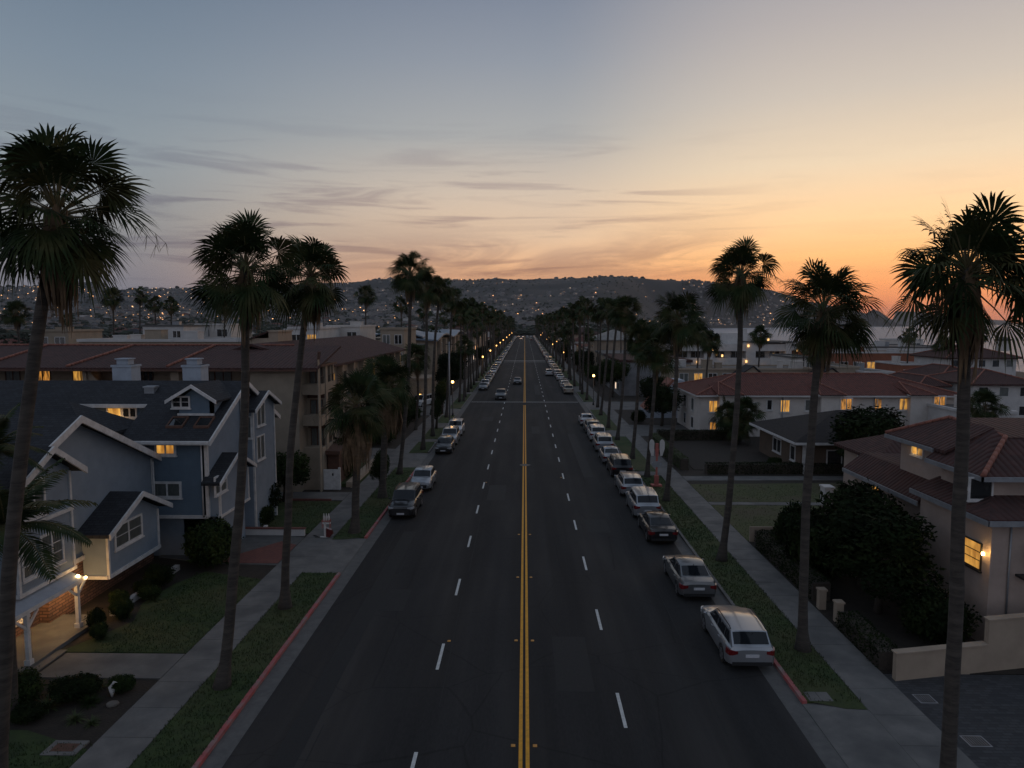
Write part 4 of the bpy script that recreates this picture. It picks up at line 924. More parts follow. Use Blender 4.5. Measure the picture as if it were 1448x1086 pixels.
# ================================================================ near right house
rh = thing('tan_tiled_house', 'rosy stucco house with brown barrel tile roofs and lit stair window at right edge', 'house', (22, 33, .1))
wl, rf, cp, tr = MB(), MB(), MB(), MB()
wl.box(19.15, 40, 28.25, 33.4, 0, 5.55); wl.box(20.2, 40, 30.0, 37.3, 5.5, 7.35); wl.box(19.95, 24, 29.8, 33.2, 5.5, 7.0)
wl.box(19.7, 40, 33.4, 41.2, 0, 4.8); wl.box(21.2, 40, 41.2, 46, 0, 5.4)
# lower skirt roof around the near block
rf.slab([(18.75, 27.9, 5.55), (18.75, 33.6, 5.55), (20.1, 33.6, 6.1), (20.1, 29.8, 6.1)], .14); rf.slab([(18.75, 27.9, 5.55), (40, 27.9, 5.55), (40, 29.8, 6.1), (20.1, 29.8, 6.1)], .14)
tr.box(18.7, 40, 27.82, 27.9, 5.28, 5.5); tr.box(18.68, 18.75, 27.82, 33.6, 5.28, 5.5)
rf.slab([(19.15, 33.6, 4.85), (19.15, 41.6, 4.85), (20.3, 41.6, 5.75), (20.3, 33.6, 5.75)], .14); rf.slab([(19.15, 41.6, 4.85), (24, 41.6, 4.85), (24, 40.2, 5.75), (20.3, 40.2, 5.75)], .14)
rf.slab([(20.3, 37.2, 5.75), (40, 37.2, 5.75), (40, 41.6, 5.75), (20.3, 41.6, 5.75)], .14)
# main hip
A_, B_, C_, D_ = (19.7, 38.0, 7.5), (21.9, 36.0, 8.62), (21.9, 30.9, 8.62), (19.7, 33.1, 7.5)
rf.slab([A_, B_, (21.9, 32.6, 8.62), (19.7, 32.6, 7.5)], .14); rf.slab([A_, B_, (40, 36, 8.62), (40, 38, 7.5)], .14)
E1, E2 = (19.35, 29.3, 7.02), (19.35, 33.5, 7.02)
R1 = (21.9, 31.8, 8.3)
rf.slab([E1, E2, (20.3, 33.5, 7.75), (21.9, 32.7, 8.58), R1], .14)
rf.slab([E1, R1, (40, 31.8, 8.3), (40, 29.3, 7.02)], .14); rf.slab([(21.9, 36, 8.62), (40, 36, 8.62), (40, 31.7, 8.3), (21.9, 31.7, 8.3)], .14)
capline(cp, E1, R1, .12); capline(cp, A_, B_, .1); capline(cp, B_, R1, .1)
tr.box(19.28, 19.35, 29.22, 33.5, 6.8, 7.0); tr.box(19.28, 40, 29.22, 29.3, 6.8, 7.0); tr.box(19.63, 19.7, 33.5, 38, 7.26, 7.46); tr.box(19.08, 19.15, 33.6, 41.6, 4.6, 4.82)
hip(rf, 21.2, 36, 41.2, 46, 5.5, 6.7, .5)
wl.build('wall', pinkst, rh); rf.build('roof', tiled, rh); cp.build('ridge_cap', tilecap, rh, uv=False); tr.build('gutter', metalg, rh)
wpx(rh, 'W', 19.15, 1364, 1388, 764, 800, litb, 0, 2, .05, metald, label='tall lit stair window')
wpx(rh, 'W', 20.2, 1291, 1306, 624, 643, lit, 1, 0, .07, trimw, label='lit upper window')
wpx(rh, 'W', 19.95, 1364, 1384, 661, 690, curt, 0, 0, .08); win(rh, 'S', 29.8, PY(1412,0,29.8).x, PY(1444,0,29.8).x, 5.95, 6.82, glassd, 0, 0, .07)
wpx(rh, 'W', 20.2, 1333, 1337, 646, 656, glassd, 0, 0, .05); wpx(rh, 'W', 21.2, 1214, 1223, 641, 652, curt, 0, 1, .07)
wpx(rh, 'W', 19.7, 1229, 1244, 679, 704, litb, 1, 0, .07, woodd, label='lit terrace door')
win(rh, 'S', 28.25, 21.0, 22.2, 1.2, 2.6, glassd, 0, 0, .08); m = MB(); m.box(20.2, 23, 27.7, 28.25, 3.1, 3.2); m.build('canopy', metald, rh)
m = MB(); m.slab([(20.6, 27.3, 4.1), (24, 27.3, 4.1), (24, 28.25, 4.6), (20.6, 28.25, 4.6)], .12); m.build('porch_roof', tiled, rh); m = MB(); m.tube([(19.9, 28.2, 5.3), (19.9, 28.2, 1.2)], .04, 6); m.build('downpipe', metalg, rh)
m = MB(); m.box(17.3, 19.7, 36, 40.2, 2.7, 2.95)
for x in (17.5, 19.4):
    for y in (36.2, 40): m.box(x-.12, x+.12, y-.12, y+.12, 0, 2.7)
tb = m.build('terrace', pinkst, rh)
m = MB(); q = PX(1184, 708, 17.3); m.box(17.25, 17.75, 39.6, 40.25, 2.95, 4.0); m.box(17.2, 17.8, 39.55, 40.3, 4.0, 4.1); m.box(17.25, 17.65, 36, 36.4, 2.95, 3.9); m.build('pier', offw, rh)
m = MB()
for k in range(22): m.box(17.4, 17.42, 36.4+k*.15, 36.42+k*.15, 2.95, 3.75)
for k in range(12): m.box(17.8+k*.15, 17.82+k*.15, 40.05, 40.07, 2.95, 3.75)
m.box(17.38, 17.44, 36.4, 39.6, 3.75, 3.8); m.box(17.75, 19.6, 40.03, 40.09, 3.75, 3.8); m.build('railing', metald, rh)
glow('stair_light', PX(1391, 783, 18.9), 9, .05, (1, .6, .18), rh); glow('upper_light', PX(1289, 637, 20.0), 2.2, .04, (1, .6, .18), rh)
m = MB(); q = PX(1390, 783, 19.1); m.box(19.05, 19.14, q.y-.03, q.y+.03, q.z-.06, q.z+.06); m.build('wall_lamp', lampn, rh)
# low stepped garden wall
t = thing('garden_wall', 'low stepped tan garden wall between hedge and dark paved driveway', 'wall', (14, 25.6, .05)); m = MB()
m.slab([(13.95, 25.35, 1.12), (17.85, 26.15, 1.12), (17.85, 26.4, 1.12), (13.95, 25.6, 1.12)], 1.1); m.slab([(17.85, 26.15, 2.1), (22.5, 27.1, 2.1), (22.5, 27.35, 2.1), (17.85, 26.4, 2.1)], 2.08); m.slab([(13.9, 25.3, 1.17), (17.84, 26.1, 1.17), (17.84, 26.45, 1.17), (13.9, 25.65, 1.17)], .05); m.slab([(17.8, 26.1, 2.15), (22.5, 27.05, 2.15), (22.5, 27.4, 2.15), (17.8, 26.45, 2.15)], .05); m.build('masonry', tanl, t)
for (px, py, lb) in ((1161, 862, 'square pale gate post nearer the far end of the hedge beside the right pavement'), (1185, 881, 'square pale gate post nearer the camera beside the right pavement')):
    q = G(px, py); m = MB(); m.box(q.x-.16, q.x+.16, q.y-.16, q.y+.16, 0, .95); m.box(q.x-.2, q.x+.2, q.y-.2, q.y+.2, .95, 1.03); tag(m.build('gate_post', tanl), lb, 'post', 'gate posts beside the right pavement')
for (px, py, w_) in ((1308, 988, .62), (1380, 1048, .7)):
    q = G(px, py, .08); m = MB(); m.box(q.x-w_/2, q.x+w_/2, q.y-.3, q.y+.3, .07, .085); m.box(q.x-w_/2+.05, q.x+w_/2-.05, q.y-.25, q.y+.25, .085, .088, 1)
    for k in range(7): m.box(q.x-w_/2+.08+k*.08, q.x-w_/2+.1+k*.08, q.y-.22, q.y+.22, .088, .095, 0)
    tag(m.build('drain_grate', [metalg, metald]), 'square iron drain grate in the dark pavers, %s' % ('nearer the tan wall' if py < 1000 else 'nearer the bottom edge of the photo'), 'drain grate')
q = G(1157, 985, .12); m = MB(); m.box(q.x-.42, q.x-.01, q.y-.3, q.y+.3, .06, .135); m.box(q.x+.01, q.x+.42, q.y-.3, q.y+.3, .06, .13); tag(m.build('utility_cover', concrete), 'pale concrete utility cover in the right verge grass', 'utility cover')
q = G(92, 1058, .1); m = MB(); m.box(q.x-.55, q.x+.55, q.y-.38, q.y+.38, .05, .125); m.box(q.x-.36, q.x+.36, q.y-.2, q.y+.2, .125, .135, 1); tag(m.build('utility_cover', [concrete, woodd]), 'concrete framed utility box lid in the lawn at the bottom left', 'utility cover')
# ================================================================ row house, bungalow
rw = thing('cream_row_house', 'long cream stucco row house with red clay tile hip roof and amber windows', 'house', (35, 84, 0))
wl, rf, cp, tr = MB(), MB(), MB(), MB()
XR0, XR1 = 20.7, 50.6
wl.box(XR0, XR1, 82, 94, -.2, 5.0); hip(rf, XR0, XR1, 82, 94, 5.05, 7.1, .6, cap=cp)
for (p0, p1, pa, zz) in ((1029, 1067, 1042, 5.12), (1180, 1218, 1192, 5.14), (1313, 1353, 1321, 5.16)):
    a, b, c = PY(p0, 0, 81.2).x, PY(p1, 0, 81.2).x, PY(pa, 0, 81.2).x
    wl.box(a+.3, b-.3, 81.2, 82, -.2, 5.05); tr.box(a, b, 80.7, 82, zz-.14, zz-.01)
    ap_ = (c, 84.6, 6.35)
    rf.slab([(a, 80.7, zz), (b, 80.7, zz), ap_], .1); rf.slab([(a, 80.7, zz), ap_, (a-.2, 84.9, 6.1)], .1); rf.slab([(b, 80.7, zz), ap_, (b+.4, 84.9, 6.1)], .1); capline(cp, (a, 80.7, zz), ap_, .09); capline(cp, (b, 80.7, zz), ap_, .09)
tr.box(XR0-.65, XR1+.65, 81.3, 81.4, 4.82, 5.0); tr.box(XR0-.65, XR0-.55, 81.4, 94.6, 4.82, 5.0)
wl.build('wall', cream, rw); rf.build('roof', tile, rw); cp.build('ridge_cap', tilecap, rw, uv=False); tr.build('cornice', offw, rw)
for (x0, x1, y0, y1, g_, c_) in ((1003,1014,567,582,litb,82),(1085,1091,566,579,glassd,82),(1104,1116,566,582,litb,82),(1139,1152,566,580,curt,82),(1189,1204,564,579,litd,81.2),(1235,1246,564,579,litd,82),(1272,1284,564,579,lit,82),(1321,1336,561,577,litd,81.2),(1004,1012,597,607,litd,82),(1062,1070,570,582,curt,82)):
    wpx(rw, 'S', c_, x0, x1, y0, y1, g_, 1 if x1-x0 > 7 else 0, 0, .14)
for y in (85, 89): win(rw, 'W', XR0, y, y+1.2, 2.8, 4.2, curt, 0, 0, .12); win(rw, 'W', XR0, y, y+1.2, .6, 1.9, glassd, 0, 0, .12)
m = MB()
for px in (1126, 1262): x = PY(px, 0, 82).x; m.tube([(x, 81.9, 4.8), (x, 81.9, .2)], .08, 6)
m.build('downpipe', metalg, rw)
bg_ = thing('dark_roofed_bungalow', 'brown stucco bungalow with dark shake hip roof before the cream row house', 'house', (29, 68, 0))
m = MB(); m.box(24.6, 36.5, 61.8, 72.6, 0, 2.95); m.build('wall', mat('brown_stucco', (.13, .09, .065), .95, (.10, .07, .05), 1), bg_)
m = MB(); hip(m, 24.6, 36.5, 61.8, 72.6, 3.0, 5.1, .8); m.build('roof', darkroof, bg_); m = MB(); hip_t = MB(); m.box(23.75, 37.3, 60.93, 60.99, 2.75, 2.97); m.box(23.73, 23.79, 61, 73.4, 2.75, 2.97); m.build('fascia', trimw, bg_)
win(bg_, 'W', 24.6, 66.5, 68.5, 1.0, 2.2, glassd, 1); win(bg_, 'W', 24.6, 63, 64, 1, 2.2, glassd, 0); win(bg_, 'S', 61.8, 27, 29.5, .9, 2.1, glassd, 1); m = MB(); m.box(24.75, 25, 61.5, 61.75, 0, 2.9); m.build('porch_post', trimw, bg_)
# wall with rust tile cap by the driveway
t = thing('pale_stucco_wall', 'pale blue grey garage wall with a sloping rust coloured tile edge behind the right palms', 'building', (20, 100, 0)); m = MB(); m.slab([(17.0, 98, 0), (22.5, 98, 0), (22.5, 98, 5.4), (20.8, 98, 5.4), (17.0, 98, 1.2)], 4, d=(0,1,0)); m.build('wall', chm, t)
m = MB(); m.slab([(16.9, 97.8, 1.3), (20.8, 97.8, 5.6), (21.1, 97.8, 5.4), (17.2, 97.8, 1.1)], 4.2, d=(0,1,0)); m.build('tile_edge', tilecap, t)
# white apartments by the sea, tan parapet, orange block, tiled complex
Y = 150; wa = thing('white_balcony_block', 'white three storey apartment block with long dark balconies in front of the sea', 'apartment building', (45, 156, 0))
xl, xr = PY(950,0,Y).x, PY(1137,0,Y).x; m = MB(); m.box(xl, xr, 152, 166, 0, 9.0)
xs_ = [PY(p,0,Y).x for p in (950, 1008, 1023, 1070, 1084, 1128, 1137)]
for (a, b) in ((xs_[1], xs_[2]), (xs_[3], xs_[4]), (xs_[5], xs_[6])): m.box(a, b, 150, 152, 0, 9.2)
for (a, b) in ((xs_[0], xs_[1]), (xs_[2], xs_[3]), (xs_[4], xs_[5])):
    for z0, z1 in ((7.4, 8.9), (4.4, 5.9), (1.4, 2.9)): m.box(a, b, 150.2, 150.5, z0, z1); m.box(a, b, 150.5, 152, z0, z0+.2)
m.box(PY(1050,0,Y).x, PY(1080,0,Y).x, 154, 160, 9, 11.2); m.box(PY(1098,0,Y).x, PY(1108,0,Y).x, 153, 157, 9, 11.3); m.box(PY(968,0,Y).x, PY(985,0,Y).x, 154, 158, 9, 10.4); m.build('wall', offw, wa)
m = MB(); m.box(xl-.4, xs_[2], 149.6, 166.4, 9.0, 9.25); m.box(xs_[3], xr+.4, 149.6, 166.4, 9.22, 9.5); m.build('roof', gutterm, wa)
r = random.Random(4)
for (a, b) in ((xs_[0], xs_[1]), (xs_[2], xs_[3]), (xs_[4], xs_[5])):
    for z0 in (5.95, 2.95):
        n_ = max(2, int((b-a)/2.6))
        for k in range(n_): u = a+(b-a)*(k+.5)/n_; win(wa, 'S', 152, u-.95, u+.95, z0, z0+1.3, r.choice([glassd, glassd, glassd, curt]), 1, 0, .1, metalg, sill=False)
for (px, py) in ((1021, 503), (1058, 489), (1104, 502), (1086, 480), (1127, 495), (1007, 494), (986, 512), (1055, 511), (1080, 520)):
    q = PY(px, py, 149.9); m = MB(); m.box(q.x-.16, q.x+.16, 149.6, 149.9, q.z-.25, q.z+.25); m.build('balcony_lamp', mat('soft_balcony_lamp', (1,.7,.3), .5, emit=(1,.55,.2), estr=1.6), wa)
blockhouse('tan_parapet_building', 'low tan building with a plain parapet right behind the cream row house', PY(962,0,112).x, PY(1172,0,112).x, 112, 122, 5.9, tan, tanl, wins=(('S', PY(968,0,112).x, PY(1160,0,112).x, 9, (4.0,)),))
for (p0, p1, pa, py0, py1, lb) in ((1043, 1083, 1066, 517, 533, 'small dark slate gable roof poking above the tan parapet'), (1140, 1200, 1178, 520, 538, 'grey slate gable roof right behind the row house near the sixth palm')):
    D = 108; a, b, c = PY(p0, py1, D), PY(p1, py1, D), PY(pa, py0, D); t = thing('gabled_house', lb, 'house', (c.x, D+4, 0)); m = MB(); m.box(a.x+.3, b.x-.3, D+.4, D+3.6, 0, a.z); gwall(m, 'S', D+.3, a.x+.3, b.x-.3, a.z-.1, a.z, c.x, c.z-.2, b.z, .2); m.build('wall', tan, t)
    m = MB(); gable(m, 'Y', D, D+4, a.x-.2, a.z, c.x, c.z, b.x+.2, b.z, .15); m.build('roof', shingle, t)
ob = blockhouse('terracotta_block', 'long terracotta orange apartment block with grey roof edge near the sea', PY(1132,0,156).x, PY(1352,0,140).x, 140, 156, 7.4, orange, offw, wins=(('S', PY(1165,0,140).x, PY(1345,0,140).x, 9, (4.3,)),))
blockhouse('grey_parapet_building', 'flat grey roofed building between the terracotta block and the sea', PY(1168,0,165).x, PY(1375,0,165).x, 165, 185, 7.6, offw, gutterm, wins=(('S', PY(1180,0,165).x, PY(1370,0,165).x, 12, (5.6,)),))
# right tiled complex
for i, (p0, p1, D, z, zr, lb) in enumerate(((1368, 1470, 118, 7.6, 9.6, 'white villa with the highest red brown tile roof at the right edge by the sea'), (1360, 1420, 100, 5.6, 7.2, 'white villa with brown tile roof, middle one of the stepped group at the right edge'), (1408, 1500, 88, 5.8, 7.4, 'white stucco villa with tile gable nearest of the stepped group at the right edge'), (1330, 1366, 92, 5.2, 6.4, 'small white gabled house behind the trunk of the largest right palm'))):
    a, b = PY(p0, 0, D).x, PY(p1, 0, D).x; t = thing('tiled_villa', lb, 'house', ((a+b)/2, D+5, 0)); m = MB(); m.box(a, b, D, D+10, -4, z); m.build('wall', offw, t)
    m = MB(); c2 = MB(); hip(m, a, b, D, D+10, z+.05, zr, .6, cap=c2); m.build('roof', tiled, t); c2.build('ridge_cap', tilecap, t, uv=False)
    n_ = int((b-a)/2.2)
    for k in range(n_):
        for z0 in (z-1.5, z-3.9): u = a+(b-a)*(k+.5)/n_; win(t, 'S', D, u-.55, u+.55, z0, z0+1.1, [glassd, curt, glassd][k % 3], 0, 0, .08, sill=False)
t = thing('chimney_lantern', 'round cream lantern with a dark cap on the villa roof at the right edge', 'roof lantern', (PY(1418,0,122).x, 122, 9)); q = PY(1418, 487, 122); m = MB(); m.tube([(q.x, 122, 8.6), (q.x, 122, 10.4)], 1.0, 10, smooth=False); m.build('drum', cream, t); m = MB(); m.tube([(q.x, 122, 10.4), (q.x, 122, 10.6), (q.x, 122, 11)], [1.25, 1.25, .5], 10, smooth=False); m.build('cap', metald, t)
m = MB(); q = PY(1410, 590, 72); blockhouse('grey_garage_block', 'plain grey stucco garage block below the villas at the right edge', PY(1402,0,74).x, PY(1475,0,74).x, 74, 84, 3.9, offw, None, wins=(('S', PY(1408,0,74).x, PY(1470,0,74).x, 4, (1.6,)),))

# smaller pale blocks stepping down to the sea on the right and roofs behind the tan apartments on the left
rs = random.Random(21)
for i, (p0, p1, D, ztop, mt, lb) in enumerate([(950, 985, 176, 9.4, offw, 'pale block with a stepped top left of and behind the white balcony block'), (992, 1016, 182, 10.2, cream, 'narrow cream block rising behind the left half of the white balcony block'), (1058, 1092, 178, 10.4, offw, 'square white block rising behind the middle of the white balcony block'), (1140, 1172, 128, 7.0, cream, 'small cream block between the white balcony block and the terracotta block'), (1205, 1238, 122, 5.6, tan, 'small tan block in front of the terracotta block near its left end'), (1250, 1290, 118, 5.0, offw, 'low white block in front of the middle of the terracotta block'), (1300, 1335, 124, 6.0, orange, 'small orange block in front of the right end of the terracotta block'), (1220, 1245, 190, 9.6, offw, 'white stair tower behind the terracotta block'), (1292, 1330, 196, 8.6, cream, 'cream block behind the terracotta block close to the sea'),
    (395, 440, 100, 12.6, offw, 'pale blue white block above the tan apartment roof behind the third big palm'), (452, 500, 112, 12.8, cream, 'cream building above the apartment roof left of the lone skyline palm'), (20, 70, 100, 12.2, tan, 'tan flat roofed block at the far left behind the apartment roof'), (180, 240, 125, 12.8, offw, 'pale flat roofed block below the three skyline palms'), (258, 310, 135, 13.0, cream, 'cream block behind the second big left palm'), (530, 565, 108, 12.4, tan, 'tan block at the far end of the apartment roof line')]):
    a, b = PY(p0, 0, D).x, PY(p1, 0, D).x; blockhouse('apartment_block', lb, a, b, D, D+rs.uniform(8, 12), ztop, mt, rs.choice([offw, gutterm, None]), 'building', 0, (('S', a, b, max(2, int((b-a)/2.4)), [ztop-2.2]+([ztop-5] if ztop > 8 else [])),))
# ================================================================ cars
def paint(name, c, metal=.35): return mat(name, c, .28, tuple(x*.93 for x in c), 40, metal=metal, coat=.6)
PAINT = dict(silver=paint('silver_car_paint', (.33, .34, .36), .55), white=paint('white_car_paint', (.48, .48, .49), 0), grey=paint('grey_car_paint', (.14, .145, .15), .5), black=paint('black_car_paint', (.012, .012, .014), .2), red=paint('dark_red_car_paint', (.10, .012, .012), .2), blue=paint('blue_grey_car_paint', (.16, .19, .24), .5), gold=paint('pale_gold_car_paint', (.36, .32, .26), .5))
carglass = mat('car_glass', (.010, .012, .015), .04, (.012, .014, .017), 2, spec=.35)
rubber = mat('tyre_rubber', (.02, .02, .02), .9); rimm = mat('alloy_rim', (.42, .42, .44), .35, metal=.8); darkp = mat('black_plastic', (.015, .015, .016), .6)
tailm = mat('tail_light_red', (.17, .010, .012), .15, (.11, .008, .01), 9, coat=.6); headm = mat('headlight_lens', (.42, .43, .45), .12, (.25, .26, .28), 14, spec=.8); platem = mat('plate_white', (.55, .55, .56), .5, (.42, .42, .46), 12)
KIND = {  # L, W, H, belt, hood front z, deck z, ws base, roof front, roof rear, rear base
 'estate': (4.6, 1.88, 1.54, 1.0, .80, None, .98, .30, -1.78, -2.22), 'saloon': (4.75, 1.82, 1.45, .96, .74, 1.03, .98, .28, -.98, -1.72),
 'suv': (4.65, 1.88, 1.72, 1.10, .92, None, 1.02, .48, -1.85, -2.20), 'hatchback': (4.2, 1.76, 1.50, .98, .78, None, .98, .35, -1.45, -1.95), 'van': (4.9, 1.92, 1.9, 1.1, .95, None, 1.5, .85, -2.25, -2.38), 'pickup': (5.3, 1.95, 1.78, 1.15, 1.0, 1.1, .95, .5, -.75, -.95)}
def car(kind, col, label=None, rails=False, hi=True):
    L_, W, H, belt, hf, deck, wb, rf_, rr, rb = KIND[kind]; hw = W/2; wy = (L_/2-.9, -L_/2+.92); R_ = .34 if kind not in ('suv', 'pickup', 'van') else .38
    root = thing('parked_car', label or '', kind)
    ys = sorted(set([round(v, 3) for v in [-L_/2, -L_/2+.05, -L_/2+.16, -L_/2+.35, L_/2-.35, L_/2-.15, L_/2-.05, L_/2, wb, 0, -.5, .5, rb]+[w_+q*(R_+.07) for w_ in wy for q in (-1.02, -1, -.92, -.75, -.5, -.2, .2, .5, .75, .92, 1, 1.02)]]))
    def env(y):
        e = min(y+L_/2, L_/2-y); k = .84+.16*min(1, e/.38)**.45 if e < .38 else 1; return hw*k*(1 if y < wb else 1-.05*((y-wb)/(L_/2-wb))**2)
    def top(y):
        if y > wb: u = (y-wb)/(L_/2-wb); return belt+.03-(belt+.03-hf)*u**1.6-.16*max(0, (u-.93)/.07)**2
        if deck and y < rb:
            u = (rb-y)/(rb+L_/2); return deck-.03*u-.14*max(0, (u-.9)/.1)**2
        if not deck and y < rb: return belt-.02-.1*max(0, ((rb-y)/(rb+L_/2)))
        return belt+.02
    rings = []
    for y in ys:
        h = env(y); zt = top(y); zb = .24; e = min(y+L_/2, L_/2-y)
        if e < .3: zb = .30-.06*(e/.3)
        za = zb
        for w_ in wy:
            d = abs(y-w_)
            if d <= (R_+.07)*1.001: za = max(za, R_+math.sqrt(max(0, (R_+.07)**2-d*d)))
        z1 = max(za, zb); zm = max(.52, z1+.03); zs = max(min(zt-.06, belt-.06), zm+.02)
        q = [(0, zb), (h-.24, zb if za == zb else za), (h-.03 if za == zb else h-.005, za if za > zb else zb+.06), (h, zm), (h-.012, (zm+zs)/2), (h-.05, zs), (h-.13, zt-.005), (h*.5, zt+.025), (0, zt+.035)]
        rings.append([(x, y, z) for x, z in q]+[(-x, y, z) for x, z in reversed(q[1:-1])])
    mb = MB(); n = len(rings[0]); V = [v for r_ in rings for v in r_]
    F = [(i*n+j, i*n+(j+1) % n, (i+1)*n+(j+1) % n, (i+1)*n+j) for i in range(len(rings)-1) for j in range(n)]
    F = [f[::-1] for f in F]
    mb.add(V, F, 0, True); mb.add(rings[0], [tuple(range(n))], 0, True); mb.add(rings[-1], [tuple(range(n-1, -1, -1))], 0, True)
    # glasshouse shell
    hb = hw-.115; ht = hw*.71 if kind == 'saloon' else hw*.77 if kind not in ('suv', 'van') else hw*.80; Zr = H
    bz = lambda y: top(y)-.03
    def gst(y, x0, z0, x1, z1, x2, z2, z3, dy=0): return [(x0, y, z0), (x1, y, z1), (x2, y+dy*.5, z2), (0, y+dy, z3), (-x2, y+dy*.5, z2), (-x1, y, z1), (-x0, y, z0)]
    mid = (rf_+rr)/2; rbz = (deck or belt)+.0
    S = [gst(wb, hb, belt-.03, hb-.02, belt+.0, hb*.6, belt+.03, belt+.04, .14), gst(rf_, hb-.01, belt, ht, Zr-.075, ht*.72, Zr-.03, Zr-.015, .06), gst(mid, hb, belt, ht+.01, Zr-.045, ht*.72, Zr+.0, Zr+.012), gst(rr, hb-.02, belt, ht-.02, Zr-.10, ht*.70, Zr-.055, Zr-.04, -.05), gst(rb, hb-.04, rbz-.04, hb-.07, rbz, hb*.6, rbz+.01, rbz+.015, -.06)]
    V = [v for r_ in S for v in r_]; F = [(i*7+j+1, i*7+j, (i+1)*7+j, (i+1)*7+j+1) for i in range(4) for j in range(6)]; F = [f[::-1] for f in F]
    mb.add(V, F, 0, True)
    body = mb.build('body', PAINT[col], root, uv=False); body.material_slots[0].link = 'OBJECT'; body.material_slots[0].material = PAINT[col]
    # sharp-ish creases by angle
    body.data.set_sharp_from_angle(angle=math.radians(32))
    def screen(a, b, name, u0, u1, v0, v1):
        g = MB(); P_ = []
        for v in (v0, (v0+v1)/2, v1):
            for u in [u0+(u1-u0)*k/6 for k in range(7)]:
                t = u*4; j = min(3, int(t)); fr = t-j
                pa = Vector(a[j+1]).lerp(Vector(a[j+2]), fr); pb = Vector(b[j+1]).lerp(Vector(b[j+2]), fr); P_.append(pa.lerp(pb, v))
        nr = (P_[7]-P_[0]).cross(P_[6]-P_[0]).normalized(); 
        if nr.z < 0: nr = -nr
        P_ = [p+nr*.014 for p in P_]; g.add(P_, [(r_*7+k, r_*7+k+1, (r_+1)*7+k+1, (r_+1)*7+k) for r_ in range(2) for k in range(6)], 0, True); g.build(name, carglass, root, uv=False)
    screen(S[0], S[1], 'windscreen', .05, .95, .10, .93); screen(S[4], S[3], 'rear_window', .07, .93, .12 if deck else .18, .92)
    for s in (1, -1):
        def sp(y, v):
            x0 = hb+.006; x1 = ht+.012; return (s*(x0+(x1-x0)*v), y, belt+.0+(Zr-.07-belt)*v)
        yf = lambda v: wb-.10+(rf_-wb-.02)*v; yr_ = lambda v: rb+.18+(rr-rb-.04)*v if rr-rb > .3 else rb+.22+(rr-rb)*v
        v0, v1 = .10, .88; cuts = [(yf, None)]; 
        bp = [.02-.28, ] if kind == 'pickup' else ([-.32] if deck else [-.32, -1.28])
        if kind == 'van': bp = [.5, -.9]
        edges = [lambda v: yf(v)]+[(lambda v, c=c: c) for c in bp]+[lambda v: yr_(v)]
        for k in range(len(edges)-1):
            A, B = edges[k], edges[k+1]; g = .035
            if A(v0)-B(v0) < .25: continue
            q = [sp(A(v0)-g, v0), sp(B(v0)+g, v0), sp(B(v1)+g, v1), sp(A(v1)-g, v1)]
            if A(v1)-g <= B(v1)+g: q = [sp(A(v0)-g, v0), sp(B(v0)+g, v0), sp(B(v1)+g, v1)]
            m = MB(); m.slab(q, .02, d=(-s, 0, 0)); m.build('side_window', carglass, root, uv=False)
        for y in wy:
            m = MB(); m.tube([(s*(hw-.22), y, R_), (s*(hw-.20), y, R_), (s*(hw-.035), y, R_), (s*(hw-.015), y, R_)], [R_*.9, R_, R_, R_*.93], 20); wo = m.build('wheel', rubber, root, uv=False)
            if hi:
                m = MB(); rr2 = R_*.66; m.tube([(s*(hw-.03), y, R_), (s*(hw-.012), y, R_)], [rr2, rr2], 18, 1)
                for k in range(5):
                    a = 2*math.pi*k/5+.3; ca_, sa_ = math.cos(a), math.sin(a); w2 = .045
                    m.slab([(s*(hw-.002), y+ca_*rr2*t+e*(-sa_)*w2, R_+sa_*rr2*t+e*ca_*w2) for t, e in ((0, -1), (.98, -1.3), (.98, 1.3), (0, 1))], .02, 0, d=(-s, 0, 0))
                for k in range(18):
                    a, b = 2*math.pi*k/18, 2*math.pi*(k+1)/18
                    m.add([(s*(hw-.004), y+math.cos(t)*q, R_+math.sin(t)*q) for t, q in ((a, rr2*.9), (a, rr2*1.02), (b, rr2*1.02), (b, rr2*.9))], [(0,1,2,3) if s > 0 else (3,2,1,0)])
                m.build('rim', [rimm, darkp], wo, uv=False)
        m = MB(); m.ball((s*(hw+.06), wb-.12, belt+.05), (.1, .06, .07), 8); m.build('mirror', darkp if kind == 'pickup' else PAINT[col], root, uv=False)
        # lamps wrapping the corners
        for end, mt, nm, z0, z1, inn in ((-1, tailm, 'tail_light', belt-.32, belt-.10, .60), (1, headm, 'headlight', hf-.17, hf-.03, .55)):
            ye = end*L_/2; pl_ = []
            for e, off in ((0, .012), (.05, .014), (.16, .014), (.33, .012)):
                y = ye-end*e; pl_.append((s*(env(y)+off), y+end*(.012 if e == 0 else .0)))
            pts = [(s*hw*inn, ye+end*.014), (s*env(ye)*.97, ye+end*.014)]+pl_[1:]
            inner = [(p[0]-s*.06, p[1]-end*.05) for p in pts]
            ring = pts+inner[::-1]; m = MB(); N_ = len(ring)
            k2 = len(pts); tp = lambda i: .34*(z1-z0) if i in (0, N_-1) else (.12*(z1-z0) if i in (1, N_-2) else 0); vs = [(x, y, z0+tp(i)) for i, (x, y) in enumerate(ring)]+[(x, y, z1-tp(i)*.4) for i, (x, y) in enumerate(ring)]
            fs = [(i, i+1, N_+i+1, N_+i) for i in range(k2-1)]+[(N_+i, N_+i+1, N_+N_-2-i, N_+N_-1-i) for i in range(k2-1)]+[(i+1, i, N_-1-i, N_-2-i) for i in range(k2-1)]+[(0, N_, 2*N_-1, N_-1), (k2-1, k2, N_+k2, N_+k2-1)]
            m.add(vs, fs); m.build(nm, mt, root, uv=False)
